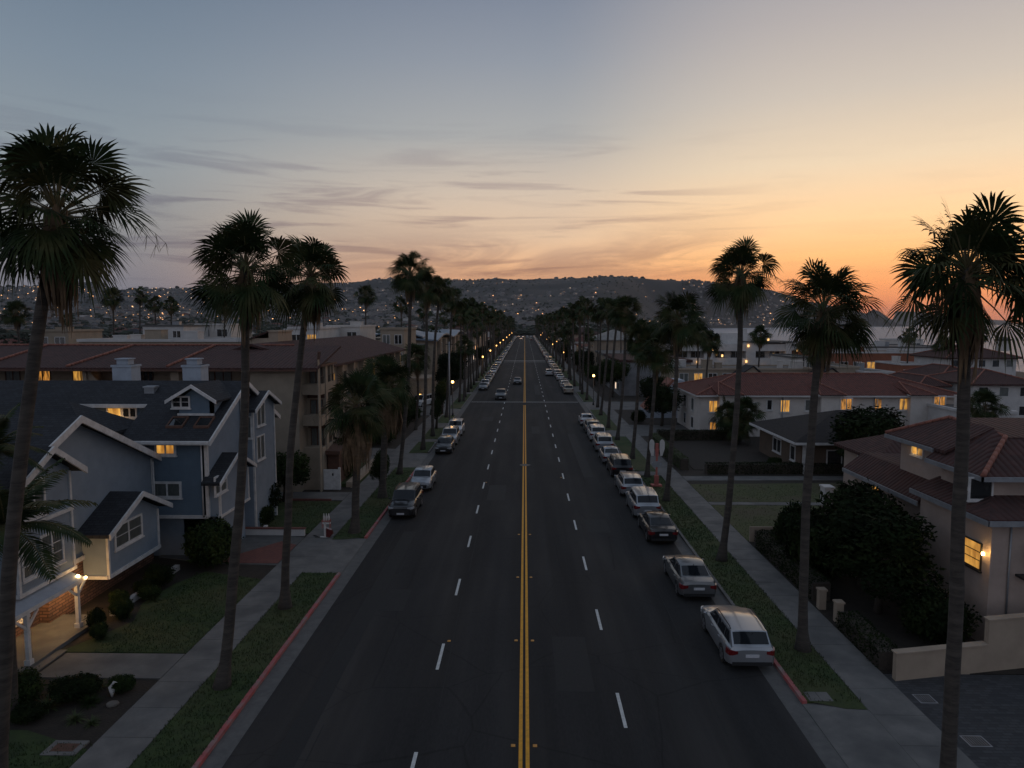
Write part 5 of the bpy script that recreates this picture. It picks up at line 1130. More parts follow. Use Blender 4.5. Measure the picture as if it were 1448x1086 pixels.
        if rails:
            m = MB(); m.tube([(s*(ht-.03), rf_-.1, H-.03), (s*(ht-.04), rf_-.25, H+.03), (s*(ht-.04), rr+.25, H+.02), (s*(ht-.04), rr+.1, H-.05)], .022, 6); m.build('roof_rail', darkp, root, uv=False)
        if hi:
            for y in ((.05, -.95) if kind != 'pickup' else (0,)): m = MB(); m.box(s*(hw-.03), s*(hw+.015), y-.1, y+.1, belt-.16, belt-.12); m.build('door_handle', PAINT[col], root, uv=False)
    if kind == 'pickup':
        m = MB(); m.box(-hw+.15, hw-.15, -L_/2+.12, rb-.1, 1.02, top(-2)+.045); m.build('load_bed', darkp, root)
    m = MB(); m.box(-.26, .26, -L_/2-.022, -L_/2+.02, .62, .74); m.build('licence_plate', platem, root)
    m = MB(); m.box(-.26, .26, L_/2-.02, L_/2+.022, .38, .5); m.build('licence_plate', platem, root)
    m = MB(); m.box(-hw*.6, hw*.6, L_/2-.04, L_/2+.012, .34, hf-.2); m.build('grille', darkp, root); m = MB(); m.box(-hw*.82, hw*.82, -L_/2-.012, -L_/2+.05, .30, .44); m.build('bumper_strip', darkp, root)
    if hi and kind != 'pickup': m = MB(); m.tube([(0, rr-.35 if not deck else rr-.1, H-.06), (0, (rr-.5) if not deck else rr-.25, H+.06)], .014, 5); m.build('aerial', darkp, root, uv=False)
    return root
PROTO = {}
def place_car(kind, col, x, y, facing, label, group, rails=False, z=.0, keep=None):
    key = (kind, rails)
    if key not in PROTO: o = PROTO[key] = car(kind, col, label, rails); 
    else: o = copy_tree(PROTO[key], keep=keep)
    for c in o.children:
        if c.name.split('.')[0] == 'body': c.material_slots[0].material = PAINT[col]
    o.location = (x, y, z); o.rotation_euler = (0, 0, 0 if facing > 0 else math.pi); o['o_'] = (x, y, z)
    o['label'] = label; o['category'] = {'saloon': 'car', 'estate': 'car', 'hatchback': 'car', 'suv': 'car', 'van': 'van', 'pickup': 'pickup truck'}[kind]; o['group'] = group
    return o
GR, GL_ = 'cars parked along the right kerb', 'cars parked along the left kerb'
def rear(px, py): return G(px, py)
def pk(kind, col, x, yr, facing, label, g, **k): L_ = KIND[kind][0]; return place_car(kind, col, x, yr+L_/2, facing, label, g, **k)
pk('estate', 'silver', 8.8, 26.0, 1, 'silver estate car with roof rails, nearest car parked at the right kerb', GR, rails=True)
pk('saloon', 'grey', 8.45, 32.8, 1, 'grey saloon parked directly ahead of the silver estate on the right kerb', GR)
pk('saloon', 'black', 8.45, 41.4, 1, 'black saloon parked third from the camera on the right kerb', GR)
pk('suv', 'silver', 8.45, 46.8, 1, 'silver sport utility car ahead of the black saloon on the right kerb', GR)
pk('estate', 'silver', 8.4, 52.9, 1, 'silver estate parked just behind the black car with red lights, right kerb', GR, rails=True)
pk('suv', 'black', 8.5, 59.5, 1, 'black sport utility car with bright red tail lights among pale cars, right kerb', GR, rails=True)
pk('saloon', 'silver', 8.35, 65.2, 1, 'silver saloon just ahead of the black sport utility car on the right kerb', GR)
pk('suv', 'silver', 8.35, 71.5, 1, 'silver boxy car, fourth from the far end of the near right row', GR, rails=True)
pk('suv', 'white', 8.35, 78.0, 1, 'white sport utility car, third from the far end of the near right row', GR)
pk('estate', 'grey', 8.35, 83.6, 1, 'small grey estate squeezed behind the last white car of the near right row', GR)
pk('saloon', 'white', 8.2, 90.0, 1, 'white saloon at the far end of the near right row beside the driveway apron', GR)
pk('suv', 'black', -8.5, 46.6, -1, 'black sport utility car facing the camera, nearest at the left kerb', GL_, rails=True)
pk('hatchback', 'silver', -8.35, 54.4, -1, 'silver hatchback facing the camera behind the black car at the left kerb', GL_)
pk('hatchback', 'black', -8.35, 70.2, -1, 'small black hatchback, front of the trio by the palms at the left kerb', GL_)
pk('suv', 'silver', -8.35, 75.2, -1, 'silver sport utility car in the middle of the left trio', GL_, rails=True)
pk('suv', 'white', -8.35, 81.4, -1, 'white boxy car at the back of the left trio', GL_)
pk('pickup', 'grey', -4.2, 120.5, -1, 'grey pickup truck driving towards the camera in the left lane', 'vehicles driving on the road')
pk('saloon', 'black', -1.6, 151, -1, 'dark car with pale headlights driving towards the camera by the yellow lines', 'vehicles driving on the road')
pk('suv', 'white', 6.2, 175.5, 1, 'white sport utility car driving away in the right lane', 'vehicles driving on the road')
o = place_car('van', 'white', -16.6, 112, 1, 'white van parked on the side driveway below the garage lamp', 'cars off the street'); o.rotation_euler = (0, 0, math.pi-.35)
o = place_car('saloon', 'silver', -14.4+-6, 106.5, 1, 'silver car parked beside the white van on the side driveway', 'cars off the street'); o.rotation_euler = (0, 0, math.pi/2)
cols = ['silver', 'white', 'grey', 'black', 'silver', 'white', 'blue', 'gold', 'red', 'black']; far_keep = {'body', 'windscreen', 'rear_window', 'side_window', 'wheel', 'tail_light', 'headlight'}
DL, DR = 'distant %s %s car facing the camera in the far left parked row', 'distant %s %s car seen from behind in the far right parked row'
y = 137.5
while y < 640:
    if R.random() < .86: kk, cc = R.choice(['suv', 'saloon', 'estate', 'hatchback']), R.choice(cols); pk(kk, cc, -8.3, y, -1, DL % (cc.replace('gold', 'pale gold').replace('red', 'dark red'), kk.replace('suv', 'sport utility')), 'distant cars parked at the far left kerb', keep=None if y < 200 else far_keep)
    y += R.uniform(5.7, 6.6)
y = 124.5
while y < 640:
    if R.random() < .88: kk, cc = R.choice(['suv', 'saloon', 'estate', 'hatchback']), R.choice(cols); pk(kk, cc, 8.3, y, 1, DR % (cc.replace('gold', 'pale gold').replace('red', 'dark red'), kk.replace('suv', 'sport utility')), 'distant cars parked at the far right kerb', keep=None if y < 200 else far_keep)
    y += R.uniform(5.7, 6.6)
tm = mat('traffic_headlight', (1, .8, .6), .4, emit=(1, .62, .4), estr=5)
for i, (x, y) in enumerate([(-3, 560), (2.4, 600), (4.5, 560), (5.2, 520), (-1.5, 640), (2.5, 660), (-5.5, 655), (5.6, 645)]):
    o = pk('saloon', R.choice(cols), x, y, -1 if x < 0 else 1, 'tiny distant %s car driving near the far end of the street' % ('oncoming' if x < 0 else 'departing'), 'distant traffic', keep=far_keep)
    if x < 0:
        for s in (-.6, .6): m = MB(); m.ball((x+s, y-.0, .7), .12, 6); q = m.build('headlight', tm, None, uv=False); q.parent = o; q.matrix_parent_inverse = Matrix.LocRotScale(Vector(o.location), o.rotation_euler.to_quaternion(), None).inverted()
# ================================================================ street lamps
def lamp_post(x, y, h, label, g='globe street lamps with lit lanterns', e=60, yel=False, on=True):
    t = thing('street_lamp', label, 'street lamp', (x, y, .1), g); m = MB()
    m.tube([(x, y, .05), (x, y, .5), (x, y, .55), (x, y, h-.35)], [.16, .13, .075, .05], 8); m.tube([(x, y, h-.35), (x, y, h-.25)], [.12, .15], 8); m.build('pole', metald if not yel else metalg, t, uv=False)
    m = MB(); m.ball((x, y, h), (.2, .2, .22) if y > 150 else .2, 8); m.build('lantern', lamp if y < 150 else mat('far_lantern', (1,.7,.3), .5, emit=(1,.5,.13), estr=4.5), t, uv=False)
    if e: glow('lamp_light', (x, y, h-.05), e, .3, (1, .52, .18), t)
    return t
LP = [(-10.35, 99.5, 5.0, 'lit street lamp on the left corner, its glow on the yellowish tree trunk'), (11.2, 113, 4.9, 'small lit street lamp among the dark right palms, nearest on the right side')]
for x, y, h, lb in LP: lamp_post(x, y, h, lb, e=40)
for y in (171, 209, 254, 292, 335, 399, 470, 560): lamp_post(-10.3, y, 5.1, 'distant glowing street lamp in the string of lights on the left side', e=120 if y < 300 else 80)
for y in (197, 232, 270, 310, 353, 410, 475, 560): lamp_post(10.9 if y in (197, 270, 353, 475) else 14.2, y, 5.1, 'distant glowing street lamp in the string of lights on the right side', e=120 if y < 300 else 80)
# tall pale pole at the left corner
q = G(636, 601); t = thing('utility_pole', 'thin pale grey pole standing in the grass at the left corner', 'pole', (q.x, q.y, .1)); m = MB(); m.tube([(q.x, q.y, 0), (q.x, q.y, 11)], [.12, .07], 8); m.build('pole', metalg, t, uv=False); m = MB(); m.box(q.x-.5, q.x+.5, q.y-.04, q.y+.04, 10.6, 10.7); m.build('crossarm', metald, t)
# ================================================================ striped sign post and pavement rack
q = G(928, 689); x, y = q.x, q.y; t = thing('ornamental_sign_post', 'coral red post with two pale rounded leaf shaped panels on the right verge', 'sign post', (x, y, .1))
coral = mat('coral_paint', (.42, .11, .09), .7, (.30, .09, .075), 4); m = MB(); m.box(x-.42, x+.42, y-.3, y+.3, .1, .24); m.box(x-.16, x+.16, y-.16, y+.16, .24, 1.0); m.box(x-.07, x+.07, y-.07, y+.07, 1.0, 3.6); m.box(x-.12, x+.12, y-.1, y+.1, 2.6, 3.65); m.build('post', coral, t)
for s in (-1, 1):
    P_ = []
    for k in range(15): a = math.pi*k/14; P_.append((x+s*.42+.2*math.cos(a), 3.65+.32*math.sin(a)))
    P_ += [(x+s*.42-.18, 3.2), (x+s*.30, 2.65), (x+s*.26+.1, 2.62), (x+s*.42+.19, 3.2)]
    P_ = P_[:15]+[(x+s*.42-.2, 3.2), (x+s*.36-.08, 2.62), (x+s*.36+.08, 2.62), (x+s*.42+.2, 3.2)]
    m = MB(); m.slab([(a, y-.04, b) for a, b in P_], .08, d=(0,1,0)); m.build('panel', offw, t); m = MB(); m.box(x+s*.08, x+s*.3, y-.03, y+.03, 3.1, 3.16); m.build('bracket', coral, t)
m = MB(); m.slab([(x+.42*math.cos(2*math.pi*k/16)*1.0, y-.1, 1.95+.25*math.sin(2*math.pi*k/16)) for k in range(16)], .03, d=(0,1,0)); m.build('sign_plate', metalg, t)
q = G(460, 762); x, y = q.x, q.y; t = thing('bottle_rack_post', 'white post rack holding upright pale bottles on the left pavement', 'rack', (x, y, .12))
m = MB(); m.box(x-.06, x+.06, y-.05, y+.05, .1, 1.0); m.box(x-.3, x+.2, y-.06, y+.06, .11, .16); m.box(x-.16, x+.34, y-.12, y+.12, .98, 1.04); m.build('post', trimw, t)
m = MB()
for a, b in ((-.16, -.13), (.31, .34)): m.box(x+a, x+b, y-.13, y-.1, .7, 1.25); m.box(x+a, x+b, y+.1, y+.13, .7, 1.25)
m.box(x-.17, x+.35, y-.14, y-.11, 1.14, 1.19); m.box(x-.17, x+.35, y+.11, y+.14, 1.14, 1.19); m.build('rail', coral, t)
for k in range(3): m = MB(); c = x-.05+k*.15; m.tube([(c, y, 1.04), (c, y, 1.42), (c, y, 1.52), (c, y, 1.62)], [.065, .065, .03, .025], 8); m.build('bottle', cream, t, uv=False)
b2 = MB(); b2.slab([(x+.1, y-.12, .72), (x+.42, y-.12, .6), (x+.5, y-.12, .35), (x+.3, y-.12, .14), (x+.08, y-.12, .16)], .24, d=(0,1,0)); tag(b2.build('bag', PAINT['red']), 'dark red bag leaning against the white rack post on the left pavement', 'bag')
m = MB()
for k in range(2): m.tube([(x-.35-k*.12, y-.1, .14), (x-.7-k*.12, y+.25, .14)], .015, 5)
m.tube([(x-.3, y-.12, .14), (x-.6, y-.12, .14)], .015, 5); m.tube([(x-.62, y+.22, .14), (x-.85, y+.26, .14)], .015, 5)
tag(m.build('folded_stand', metald, uv=False), 'small dark folded metal stand lying on the left pavement', 'stand')
# ================================================================ planting
def strapmesh(seed):
    r = random.Random(seed); V, F = [], []
    for i in range(90):
        a = r.uniform(0, 6.28); e = r.uniform(.35, 1.35); L_ = r.uniform(.6, 1.1); d = Vector((math.cos(a)*math.cos(e), math.sin(a)*math.cos(e), math.sin(e))); p = Vector((.12*math.cos(a)*r.random(), .12*math.sin(a)*r.random(), 0)); s = Vector((-math.sin(a), math.cos(a), 0)); o = len(V)
        for k in range(5):
            w_ = (.03, .04, .035, .022, .004)[k]; V += [p-s*w_, p+s*w_]; p = p+d*L_/4; d = (d+Vector((0,0,-.32))).normalized()
        F += [(o+2*k, o+2*k+1, o+2*k+3, o+2*k+2) for k in range(4)]
    mb = MB(); mb.add(V, F); return mb
STRAP = [mesh_of(strapmesh(900+i), 'leaves', leafy if i else leafm) for i in range(3)]
nst = [0]
def strap(x, y, z, r_, h, i):
    nst[0] += 1; g = 'strap leaved plants in the beds before the blue house'; side = 'lamplit bed along the wall of the blue house' if y > 27 else 'bottom left garden bed below the walk'
    t = thing('strap_leaved_plant', 'arching strap leaved plant in the '+side, 'plant', (x, y, z), g); inst('leaves', STRAP[i % 3], t, (x, y, z), R.uniform(0, 6.28), (r_, r_, h))
for i, (x, y, r_) in enumerate([(-15.3, 23.2, .5), (-15.7, 24.3, .45), (-17.0, 24.2, .6), (-18.2, 24.3, .5), (-16.6, 22.9, .55), (-15.2, 22.2, .4), (-17.7, 22.4, .5), (-19.2, 24.5, .55), (-14.5, 22.0, .35)]): strap(x, y, .06, r_, r_*1.0, i)
# beds, small walls
bush(-17.3, 37.3, .1, 1.75, 2.5, 'large dark rounded shrub beside the small gabled bay of the blue house', v=0)
bush(-18.6, 34.2, .1, .8, 1.1, 'low shrub in the bed under the gabled bay of the blue house', v=1)
for i, (x, y, r_, h) in enumerate([(-18.4, 30.5, .55, .8), (-18.8, 29.2, .5, .9), (-18.3, 32.6, .6, .6), (-18.2, 28.4, .45, .6), (-18.9, 33.2, .5, .7), (-19.2, 31.6, .5, .8)]):
    strap(x+.3, y-.25, .1, r_*.9, h*.8, i); bush(x, y, .1, r_, h, 'leafy low plant in the porch light bed along the blue house wall', 'garden_plant', i, cat='plant', group='low plants in the lamplit bed of the blue house')
for i, (x, y, r_, h) in enumerate([(-16.1, 23.6, .9, .8), (-17.9, 23.2, 1.0, 1.1), (-19.8, 23.3, .9, 1.2), (-16.8, 22.3, .7, .5), (-18.6, 22.0, .8, .7), (-14.7, 24.1, .5, .6)]):
    bush(x, y, .06, r_, h, ['small dark plant nearest the boulder in the bottom left garden bed','wide dark plant behind the boulder in the bottom left garden bed','tallest dark plant at the left edge of the bottom left garden bed','low plant nearest the camera in the bottom left garden bed','low spreading plant left of the utility lid lawn in the bottom left bed','small plant by the pavement corner of the bottom left garden bed'][i], 'garden_plant', i+1, cat='plant', group='plants of the bottom left garden bed')
rock = mat('pale_rock', (.16, .14, .12), .95, (.10, .09, .08), 3, bump=.8)
def boulder(x, y, r_, lb, h=.5):
    m = MB(); m.ball((0, 0, 0), 1, 12); m.v = [tuple(Vector(v)*(1+.22*mnoise.noise(Vector(v)*1.5+Vector((x, y, 0))))) for v in m.v]; m.v = [(x+a*r_, y+b*r_*.8, .1+max(-.1, c*r_*h)) for a, b, c in m.v]; tag(m.build('boulder', rock, uv=False), lb, 'rock')
boulder(-17.1, 22.75, .42, 'pale rounded boulder in the middle of the bottom left garden bed'); boulder(-18.9, 23.0, .3, 'smaller brown boulder at the left of the bottom left garden bed'); boulder(-14.5, 23.2, .22, 'low brown stone at the pavement end of the bottom left garden bed')
m = MB()  # small white garden figure: a heron-like curved bird
x, y = -14.85, 23.75; m.tube([(x, y, .06), (x+.02, y, .3), (x-.06, y, .42), (x+.05, y, .55), (x+.1, y, .62)], [.03, .10, .06, .035, .045], 8); m.tube([(x+.1, y, .62), (x+.22, y, .6)], [.03, .005], 6); tag(m.build('garden_bird_figure', offw, uv=False), 'small white bird shaped garden figure in the bottom left bed', 'garden ornament')
t = thing('bed_edging', 'pale stone edging along the lamplit planting bed of the blue house', 'edging', (-18.9, 32, .1)); m = MB()
for k in range(9): yy = 30.6+k*.68; m.box(-19.05+.03*(k % 2), -18.8+.03*(k % 2), yy, yy+.62, .06, .34)
m.build('stone', offw, t)
# white low wall around the left driveway
m = MB(); m.box(-19.2, -13.9, 42.75, 42.95, .05, .5); m.box(-16.6, -16.4, 42.96, 43.3, .05, .6); o = tag(m.build('low_white_wall', offw), 'low white wall with brick top edging the left driveway', 'wall')
m = MB(); m.box(-19.2, -13.85, 42.7, 43.0, .5, .56); m.build('brick_cap', redbrick, o)
m = MB(); m.box(-20.5, -14.6, 51.35, 51.5, .05, .22); tag(m.build('brick_edging', redbrick), 'thin red brick edging at the far end of the second left lawn', 'edging')
bush(-18.6, 46.6, .1, 2.0, 2.6, 'wide dark shrub below the tall blue bay, left of the second lawn', v=1); bush(-17.4, 44.9, .1, 1.0, 1.3, 'dark shrub at the foot of the blue bay beside the low white wall', v=2)
tree(-18.0, 51.0, .1, 4.6, 4.0, 'rounded dark green clipped tree between the blue house and the tan apartments', 1)
tree(-20.5, 41.8, .1, 3.0, 2.6, 'dark low tree in front of the blue house side wing', 0)
m = MB(); m.box(-16.6, -14.9, 55.0, 55.1, .05, 1.7); m.box(-16.66, -16.5, 54.95, 55.15, .05, 1.85); m.box(-15.0, -14.84, 54.95, 55.15, .05, 1.85); m.box(-15.5, -15.38, 54.96, 55.0, 1.2, 1.4, 1); tag(m.build('white_gate', [trimw, metald]), 'white gate panel under the brown end wall of the tan apartments', 'gate')
m = MB(); m.box(-19.6, -15.2, 56.0, 60, .05, 2.9); m.slab([(-20.2, 55.6, 3.1), (-15.0, 55.6, 3.1), (-15.0, 60, 3.5), (-20.2, 60, 3.5)], .3); tag(m.build('entry_porch', woodd), 'dark brown entry porch at the foot of the apartment balconies', 'porch')
m = MB(); m.box(-14.6, -13.9, 55.8, 65.6, .05, .5); m.box(-14.2, -13.78, 55.6, 65.7, .05, .42); tag(m.build('planter_wall', tanl), 'low tan planter wall along the left pavement before the apartments', 'wall')
for i, (x, y, r_, h, lb) in enumerate([(-15.6, 58.5, 1.6, 3.6, 'tall dark shrub against the apartment balconies behind the short palms'), (-16.2, 62.5, 1.5, 2.8, 'dark shrub in the planter behind the second short palm'), (-15.6, 76.0, 1.7, 2.2, 'rounded green shrub beside the apartment driveway'), (-16, 81, 1.6, 2.0, 'flowering green shrub along the left pavement past the driveway'), (-15.6, 87, 1.5, 1.8, 'low green hedge like shrub beyond the flowering one on the left'), (-15.8, 95, 1.9, 2.3, 'big bushy shrub in front of the lamp lit garage wall'), (-17.5, 103, 1.8, 2.4, 'bushy shrub glowing in the garage lamp light')]): bush(x, y, .1, r_, h, lb, v=i)
tree(-13.8, 128, .1, 6, 7.5, 'round dark street tree just past the left corner', 0); tree(-14.6, 136, .1, 7, 8.5, 'broad dark street tree behind the round one at the left corner', 2); tree(-12.2, 101.5, .1, 2.8, 5.4, 'small yellowish tree lit by the left corner lamp', 3)
t_ = G(549, 700); tree(t_.x-.6, t_.y-.3, .1, 1.6, 3.6, 'thin young tree next to the second short shaggy palm', 3); t_ = G(617, 607); tree(t_.x, t_.y, .1, 1.8, 4.2, 'thin young tree by the trio of cars at the left kerb', 1)
# right side planting
hedge([(14.15, 26.2), (14.25, 30.0)], .9, .85, 'dark clipped hedge along the right pavement beside the tan garden wall', sd=3); hedge([(14.4, 33.0), (14.35, 41.0)], 1.0, 1.0, 'dark clipped hedge along the right pavement past the gate posts', sd=4)
hedge([(14.1, 41.6), (22.5, 41.7)], .8, .85, 'dark hedge running back from the pavement in front of the dry lawn', sd=6); m = MB(); m.box(13.85, 22.6, 42.1, 42.18, .05, 1.0); tag(m.build('thin_garden_wall', tanl), 'thin pale topped wall behind the hedge at the edge of the dry lawn', 'wall')
hedge([(16.2, 61.6), (31, 62.1)], .9, 1.0, 'long dark hedge across the garden in front of the bungalow', sd=7); hedge([(14.6, 63), (14.4, 71), (14.5, 78)], .8, 1.15, 'yellow green clipped hedge along the right pavement by the sign post', m=leafy, sd=8)
hedge([(15.2, 79.4), (23.5, 79.6)], .8, 1.2, 'dark hedge at the foot of the cream row house', sd=9)
BL = [(16.4, 31.6, 2.6, 4.3, 'largest dark shrub mass beside the lit stair window of the tan house'), (17.2, 34.8, 2.5, 5.0, 'tall dark leafy tree in front of the tan house terrace'), (15.6, 36.5, 2.0, 3.4, 'dark bushy shrub behind the pavement hedge and terrace'), (17.4, 28.6, 1.5, 2.2, 'low dark shrub at the wall corner of the tan house'), (16, 39.4, 1.7, 3.0, 'dark shrub near the thin wall below the terrace pillar')]
for i, (x, y, r_, h, lb) in enumerate(BL[:3]+BL[3:]):
    if i in (0, 1): tree(x, y, .05, r_*2.2, h*1.12, lb, i*2)
    else: bush(x, y, .1, r_, h, lb, v=1)
tree(28.6, 57.5, .1, 8.5, 6.2, 'big dark round tree between the bungalow and the tan tiled house', 0); tree(33.5, 55.5, .1, 8, 5.8, 'second broad dark tree right of the big one behind the tiled roofs', 2)
tree(17.8, 90, .1, 6, 5.4, 'dark spreading tree behind the right palms before the cream row house', 0); tree(19, 104, .1, 6, 6, 'dark bushy tree by the pale garage wall on the right', 2); tree(15.8, 126, .1, 6.5, 7.5, 'round dark street tree past the right driveway apron', 1)
bush(15.3, 93, .1, 1.3, 1.7, 'dark shrub by the right pavement near the driveway', v=1); bush(26, 71.8, .1, .9, 1.0, 'low shrub against the bungalow wall', v=0); bush(23.3, 64.5, .1, .8, .9, 'low shrub at the corner of the bungalow lawn', v=2)
# white garden chairs by the bungalow
def gchair(x, y, rz, lb):
    t = thing('garden_chair', lb, 'chair', (x, y, .1), 'white garden chairs by the bungalow'); m = MB(); m.box(x-.25, x+.25, y-.25, y+.25, .5, .55); m.build('seat', trimw, t)
    m = MB(); m.slab([(x-.25, y+.22, .55), (x+.25, y+.22, .55), (x+.27, y+.34, 1.05), (x+.12, y+.36, 1.15), (x-.12, y+.36, 1.15), (x-.27, y+.34, 1.05)], .04, d=(0,1,0)); m.build('backrest', trimw, t)
    for a in (-.22, .22):
        for b in (-.22, .22): m = MB(); m.tube([(x+a, y+b, .1), (x+a*.95, y+b*.95, .5)], .025, 5); m.build('leg', trimw, t, uv=False)
    t.rotation_euler = (0, 0, rz)
q = G(1140, 660); gchair(q.x, q.y, .5, 'white garden chair with the taller back beside the dark tree'); q = G(1128, 658); gchair(q.x, q.y, -.8, 'white garden chair turned away at the bungalow path')
# ================================================================ buildings of the farther street and town
WALLS = [offw, tan, cream, tanl, mat('grey_stucco', (.24, .24, .25), .9, None, 1), mat('brown_wall', (.2, .15, .12), .9, None, 1)]
ROOFS = [tile, tiled, shingle, gutterm, tiled, mat('pale_roof', (.26, .24, .22), .9, None, 1)]
farlit = mat('far_lit_window', (1, .6, .3), .5, emit=(1, .50, .20), estr=1.1); farlit2 = mat('far_pale_window', (1, .8, .6), .5, emit=(1, .72, .5), estr=.9)
faru = mat('far_lamp', (1, .6, .3), .5, emit=(1, .48, .18), estr=3.2)
def simple_house(x, y, w_, d, h, rz, seed, label, group, parts=True):
    r = random.Random(seed); wm, rm_ = r.choice(WALLS), r.choice(ROOFS); flat_ = rm_ is gutterm or r.random() < .25; zr = h+min(w_, d)*.22
    label = '%s house with %s roof, %s' % ({'off_white_stucco': 'white', 'tan_stucco': 'tan', 'cream_stucco': 'cream', 'light_tan_stucco': 'pale tan', 'grey_stucco': 'grey', 'brown_wall': 'brown'}[wm.name], 'flat' if flat_ else {'clay_tile': 'red tile', 'brown_clay_tile': 'brown tile', 'asphalt_shingle': 'dark shingle', 'pale_roof': 'pale'}[rm_.name], label)
    t = thing('house', label, 'house', (0, 0, 0), group); m = MB(); m.box(-w_/2, w_/2, -d/2, d/2, -2, h); m.build('wall', wm, t, uv=False)
    m = MB()
    if flat_: m.box(-w_/2-.2, w_/2+.2, -d/2-.2, d/2+.2, h, h+.5)
    else: hip(m, -w_/2, w_/2, -d/2, d/2, h+.15, zr, .5)
    m.build('roof', rm_, t)
    k = 0
    for lv in range(max(1, int(h/3))):
        for u in range(int(w_/3.4)):
            if r.random() < .3: continue
            a = -w_/2+1.7+u*3.4; g_ = farlit if r.random() < .13 else (farlit2 if r.random() < .1 else glassd)
            m = MB(); m.box(a-.6, a+.6, -d/2-.04, -d/2+.02, .9+lv*3, 2.2+lv*3); m.build('window', g_, t, uv=False)
    t.location = (x, y, max(0, terr(x, y))); t.rotation_euler = (0, 0, rz); return t
cnt = 0
for sg in (-1, 1):
    y = 205 if sg < 0 else 128
    while y < 650:
        d = R.uniform(14, 26); w_ = R.uniform(12, 18); h = R.choice([5.8, 6.2, 8.6, 9]); x = sg*(17.5+w_/2); cnt += 1
        simple_house(x, y+d/2, d, w_, h, -sg*math.pi/2 if False else (math.pi/2 if sg < 0 else -math.pi/2), 1000+cnt, 'fronting the %s side of the far street' % ('left' if sg < 0 else 'right'), 'buildings along the far street')
        if R.random() < .8: tree(sg*R.uniform(13.9, 16.2), y+R.uniform(0, d), 0, R.uniform(4, 6.5), R.uniform(4.5, 7.5), 'dark street tree between the buildings and the distant palm row', R.randrange(4), 'street trees of the far street', far=y > 260)
        y += d+R.uniform(2, 5)
def px_of(x, y): return 742+985*x/y
n = 0
spots = []
for tries in range(6000):
    y = 130*math.exp(R.uniform(0, math.log(1500/130))); px = R.uniform(-60, 1000); x = (px-742)/985*y
    if abs(x) < 42 or (x > 0 and (x > 240 or coastd(x, y) < 25)) or x < -1600: continue
    if x > 0 and y < 215 or (x < 0 and y < 90): continue
    if any(abs(x-a) < 17 and abs(y-b) < 17 for a, b in spots): continue
    spots.append((x, y)); 
    if len(spots) >= 240: break
spots.sort(key=lambda s: s[1])
for i, (x, y) in enumerate(spots):
    if x > 0 and y < 600 and x > 150: pass
    simple_house(x, y, R.uniform(10, 18), R.uniform(9, 13), R.choice([3.2, 5.8, 6.2, 6.4]), R.uniform(-.5, .5)+R.choice([0, math.pi/2]), 2000+i, 'in the distant town %s of the street' % ('left' if x < 0 else 'right'), 'houses of the distant town')
# the nearer far trees one by one, the rest as one mass
tsp = []
for i in range(330):
    y = 110*math.exp(R.uniform(0, math.log(1100/120))); px = R.uniform(-60, 1010); x = (px-742)/985*y
    if abs(x) < 30 or (x > 0 and (x > 235 or y < 190)) or (x < 0 and abs(x) < 60 and y < 210): continue
    tsp.append((x, y))
for x, y in tsp:
    tree(x, y, max(0, terr(x, y)), R.uniform(6, 12), R.uniform(5, 11), 'distant dark tree between the town roofs %s of the street' % ('left' if x < 0 else 'right'), R.randrange(4), 'trees of the distant town', far=True)
def blob(V, F, x, y, z, r_, h, rr):
    o = len(V); k = 6
    for j, (q, zz) in enumerate(((.75, .1), (1, .45), (.7, .85))):
        for i in range(k): a = 2*math.pi*(i+.5*j)/k; q2 = q*rr.uniform(.7, 1.2); V.append((x+r_*q2*math.cos(a), y+r_*q2*math.sin(a), z+h*zz*rr.uniform(.85, 1.15)))
    V.append((x, y, z+h)); 
    for j in range(2):
        for i in range(k): F.append((o+j*k+i, o+j*k+(i+1) % k, o+(j+1)*k+(i+1) % k, o+(j+1)*k+i))
    for i in range(k): F.append((o+2*k+i, o+2*k+(i+1) % k, o+3*k))
V, F = [], []; rr = random.Random(12)
while len(F) < 9000*18:
    px = rr.uniform(-80, 1235); hi_ = rr.random()
    if px < 960: d = 260*math.exp(rr.random()**.75*math.log(3050/260))
    else: d = rr.uniform(2800, 3000+(px-900)*4.6)
    y = d*.95; x = (px-742)/985*y
    if abs(x) < 42 and y < 720: continue
    if x > 60 and coastd(x, y) < 40: continue
    if mnoise.noise(Vector((x/220, y/220, 5))) < -.15 and d > 1100 and rr.random() < .8: continue
    s = rr.uniform(3, 7) if d < 1400 else rr.uniform(1.8, 4.2); blob(V, F, x, y, terr(x, y)-1, s, s*rr.uniform(.9, 1.5), rr)
for k in range(420):   # trees standing along the crest
    px = rr.uniform(-40, 1235); rdist = 3000 if px < 900 else 3000+(px-900)*4.6; d = rdist-rr.uniform(0, 60); y = d/math.hypot(1, (px-742)/985); x = (px-742)/985*y
    s = rr.uniform(2, 5.5)*(rr.random() < .9 or 1.6); blob(V, F, x, y, terr(x, y)-1, s*1.3, s*rr.uniform(1, 1.6), rr)
mb = MB(); mb.add(V, F); tag(mb.build('distant_trees', fartree, uv=False), kind='stuff')
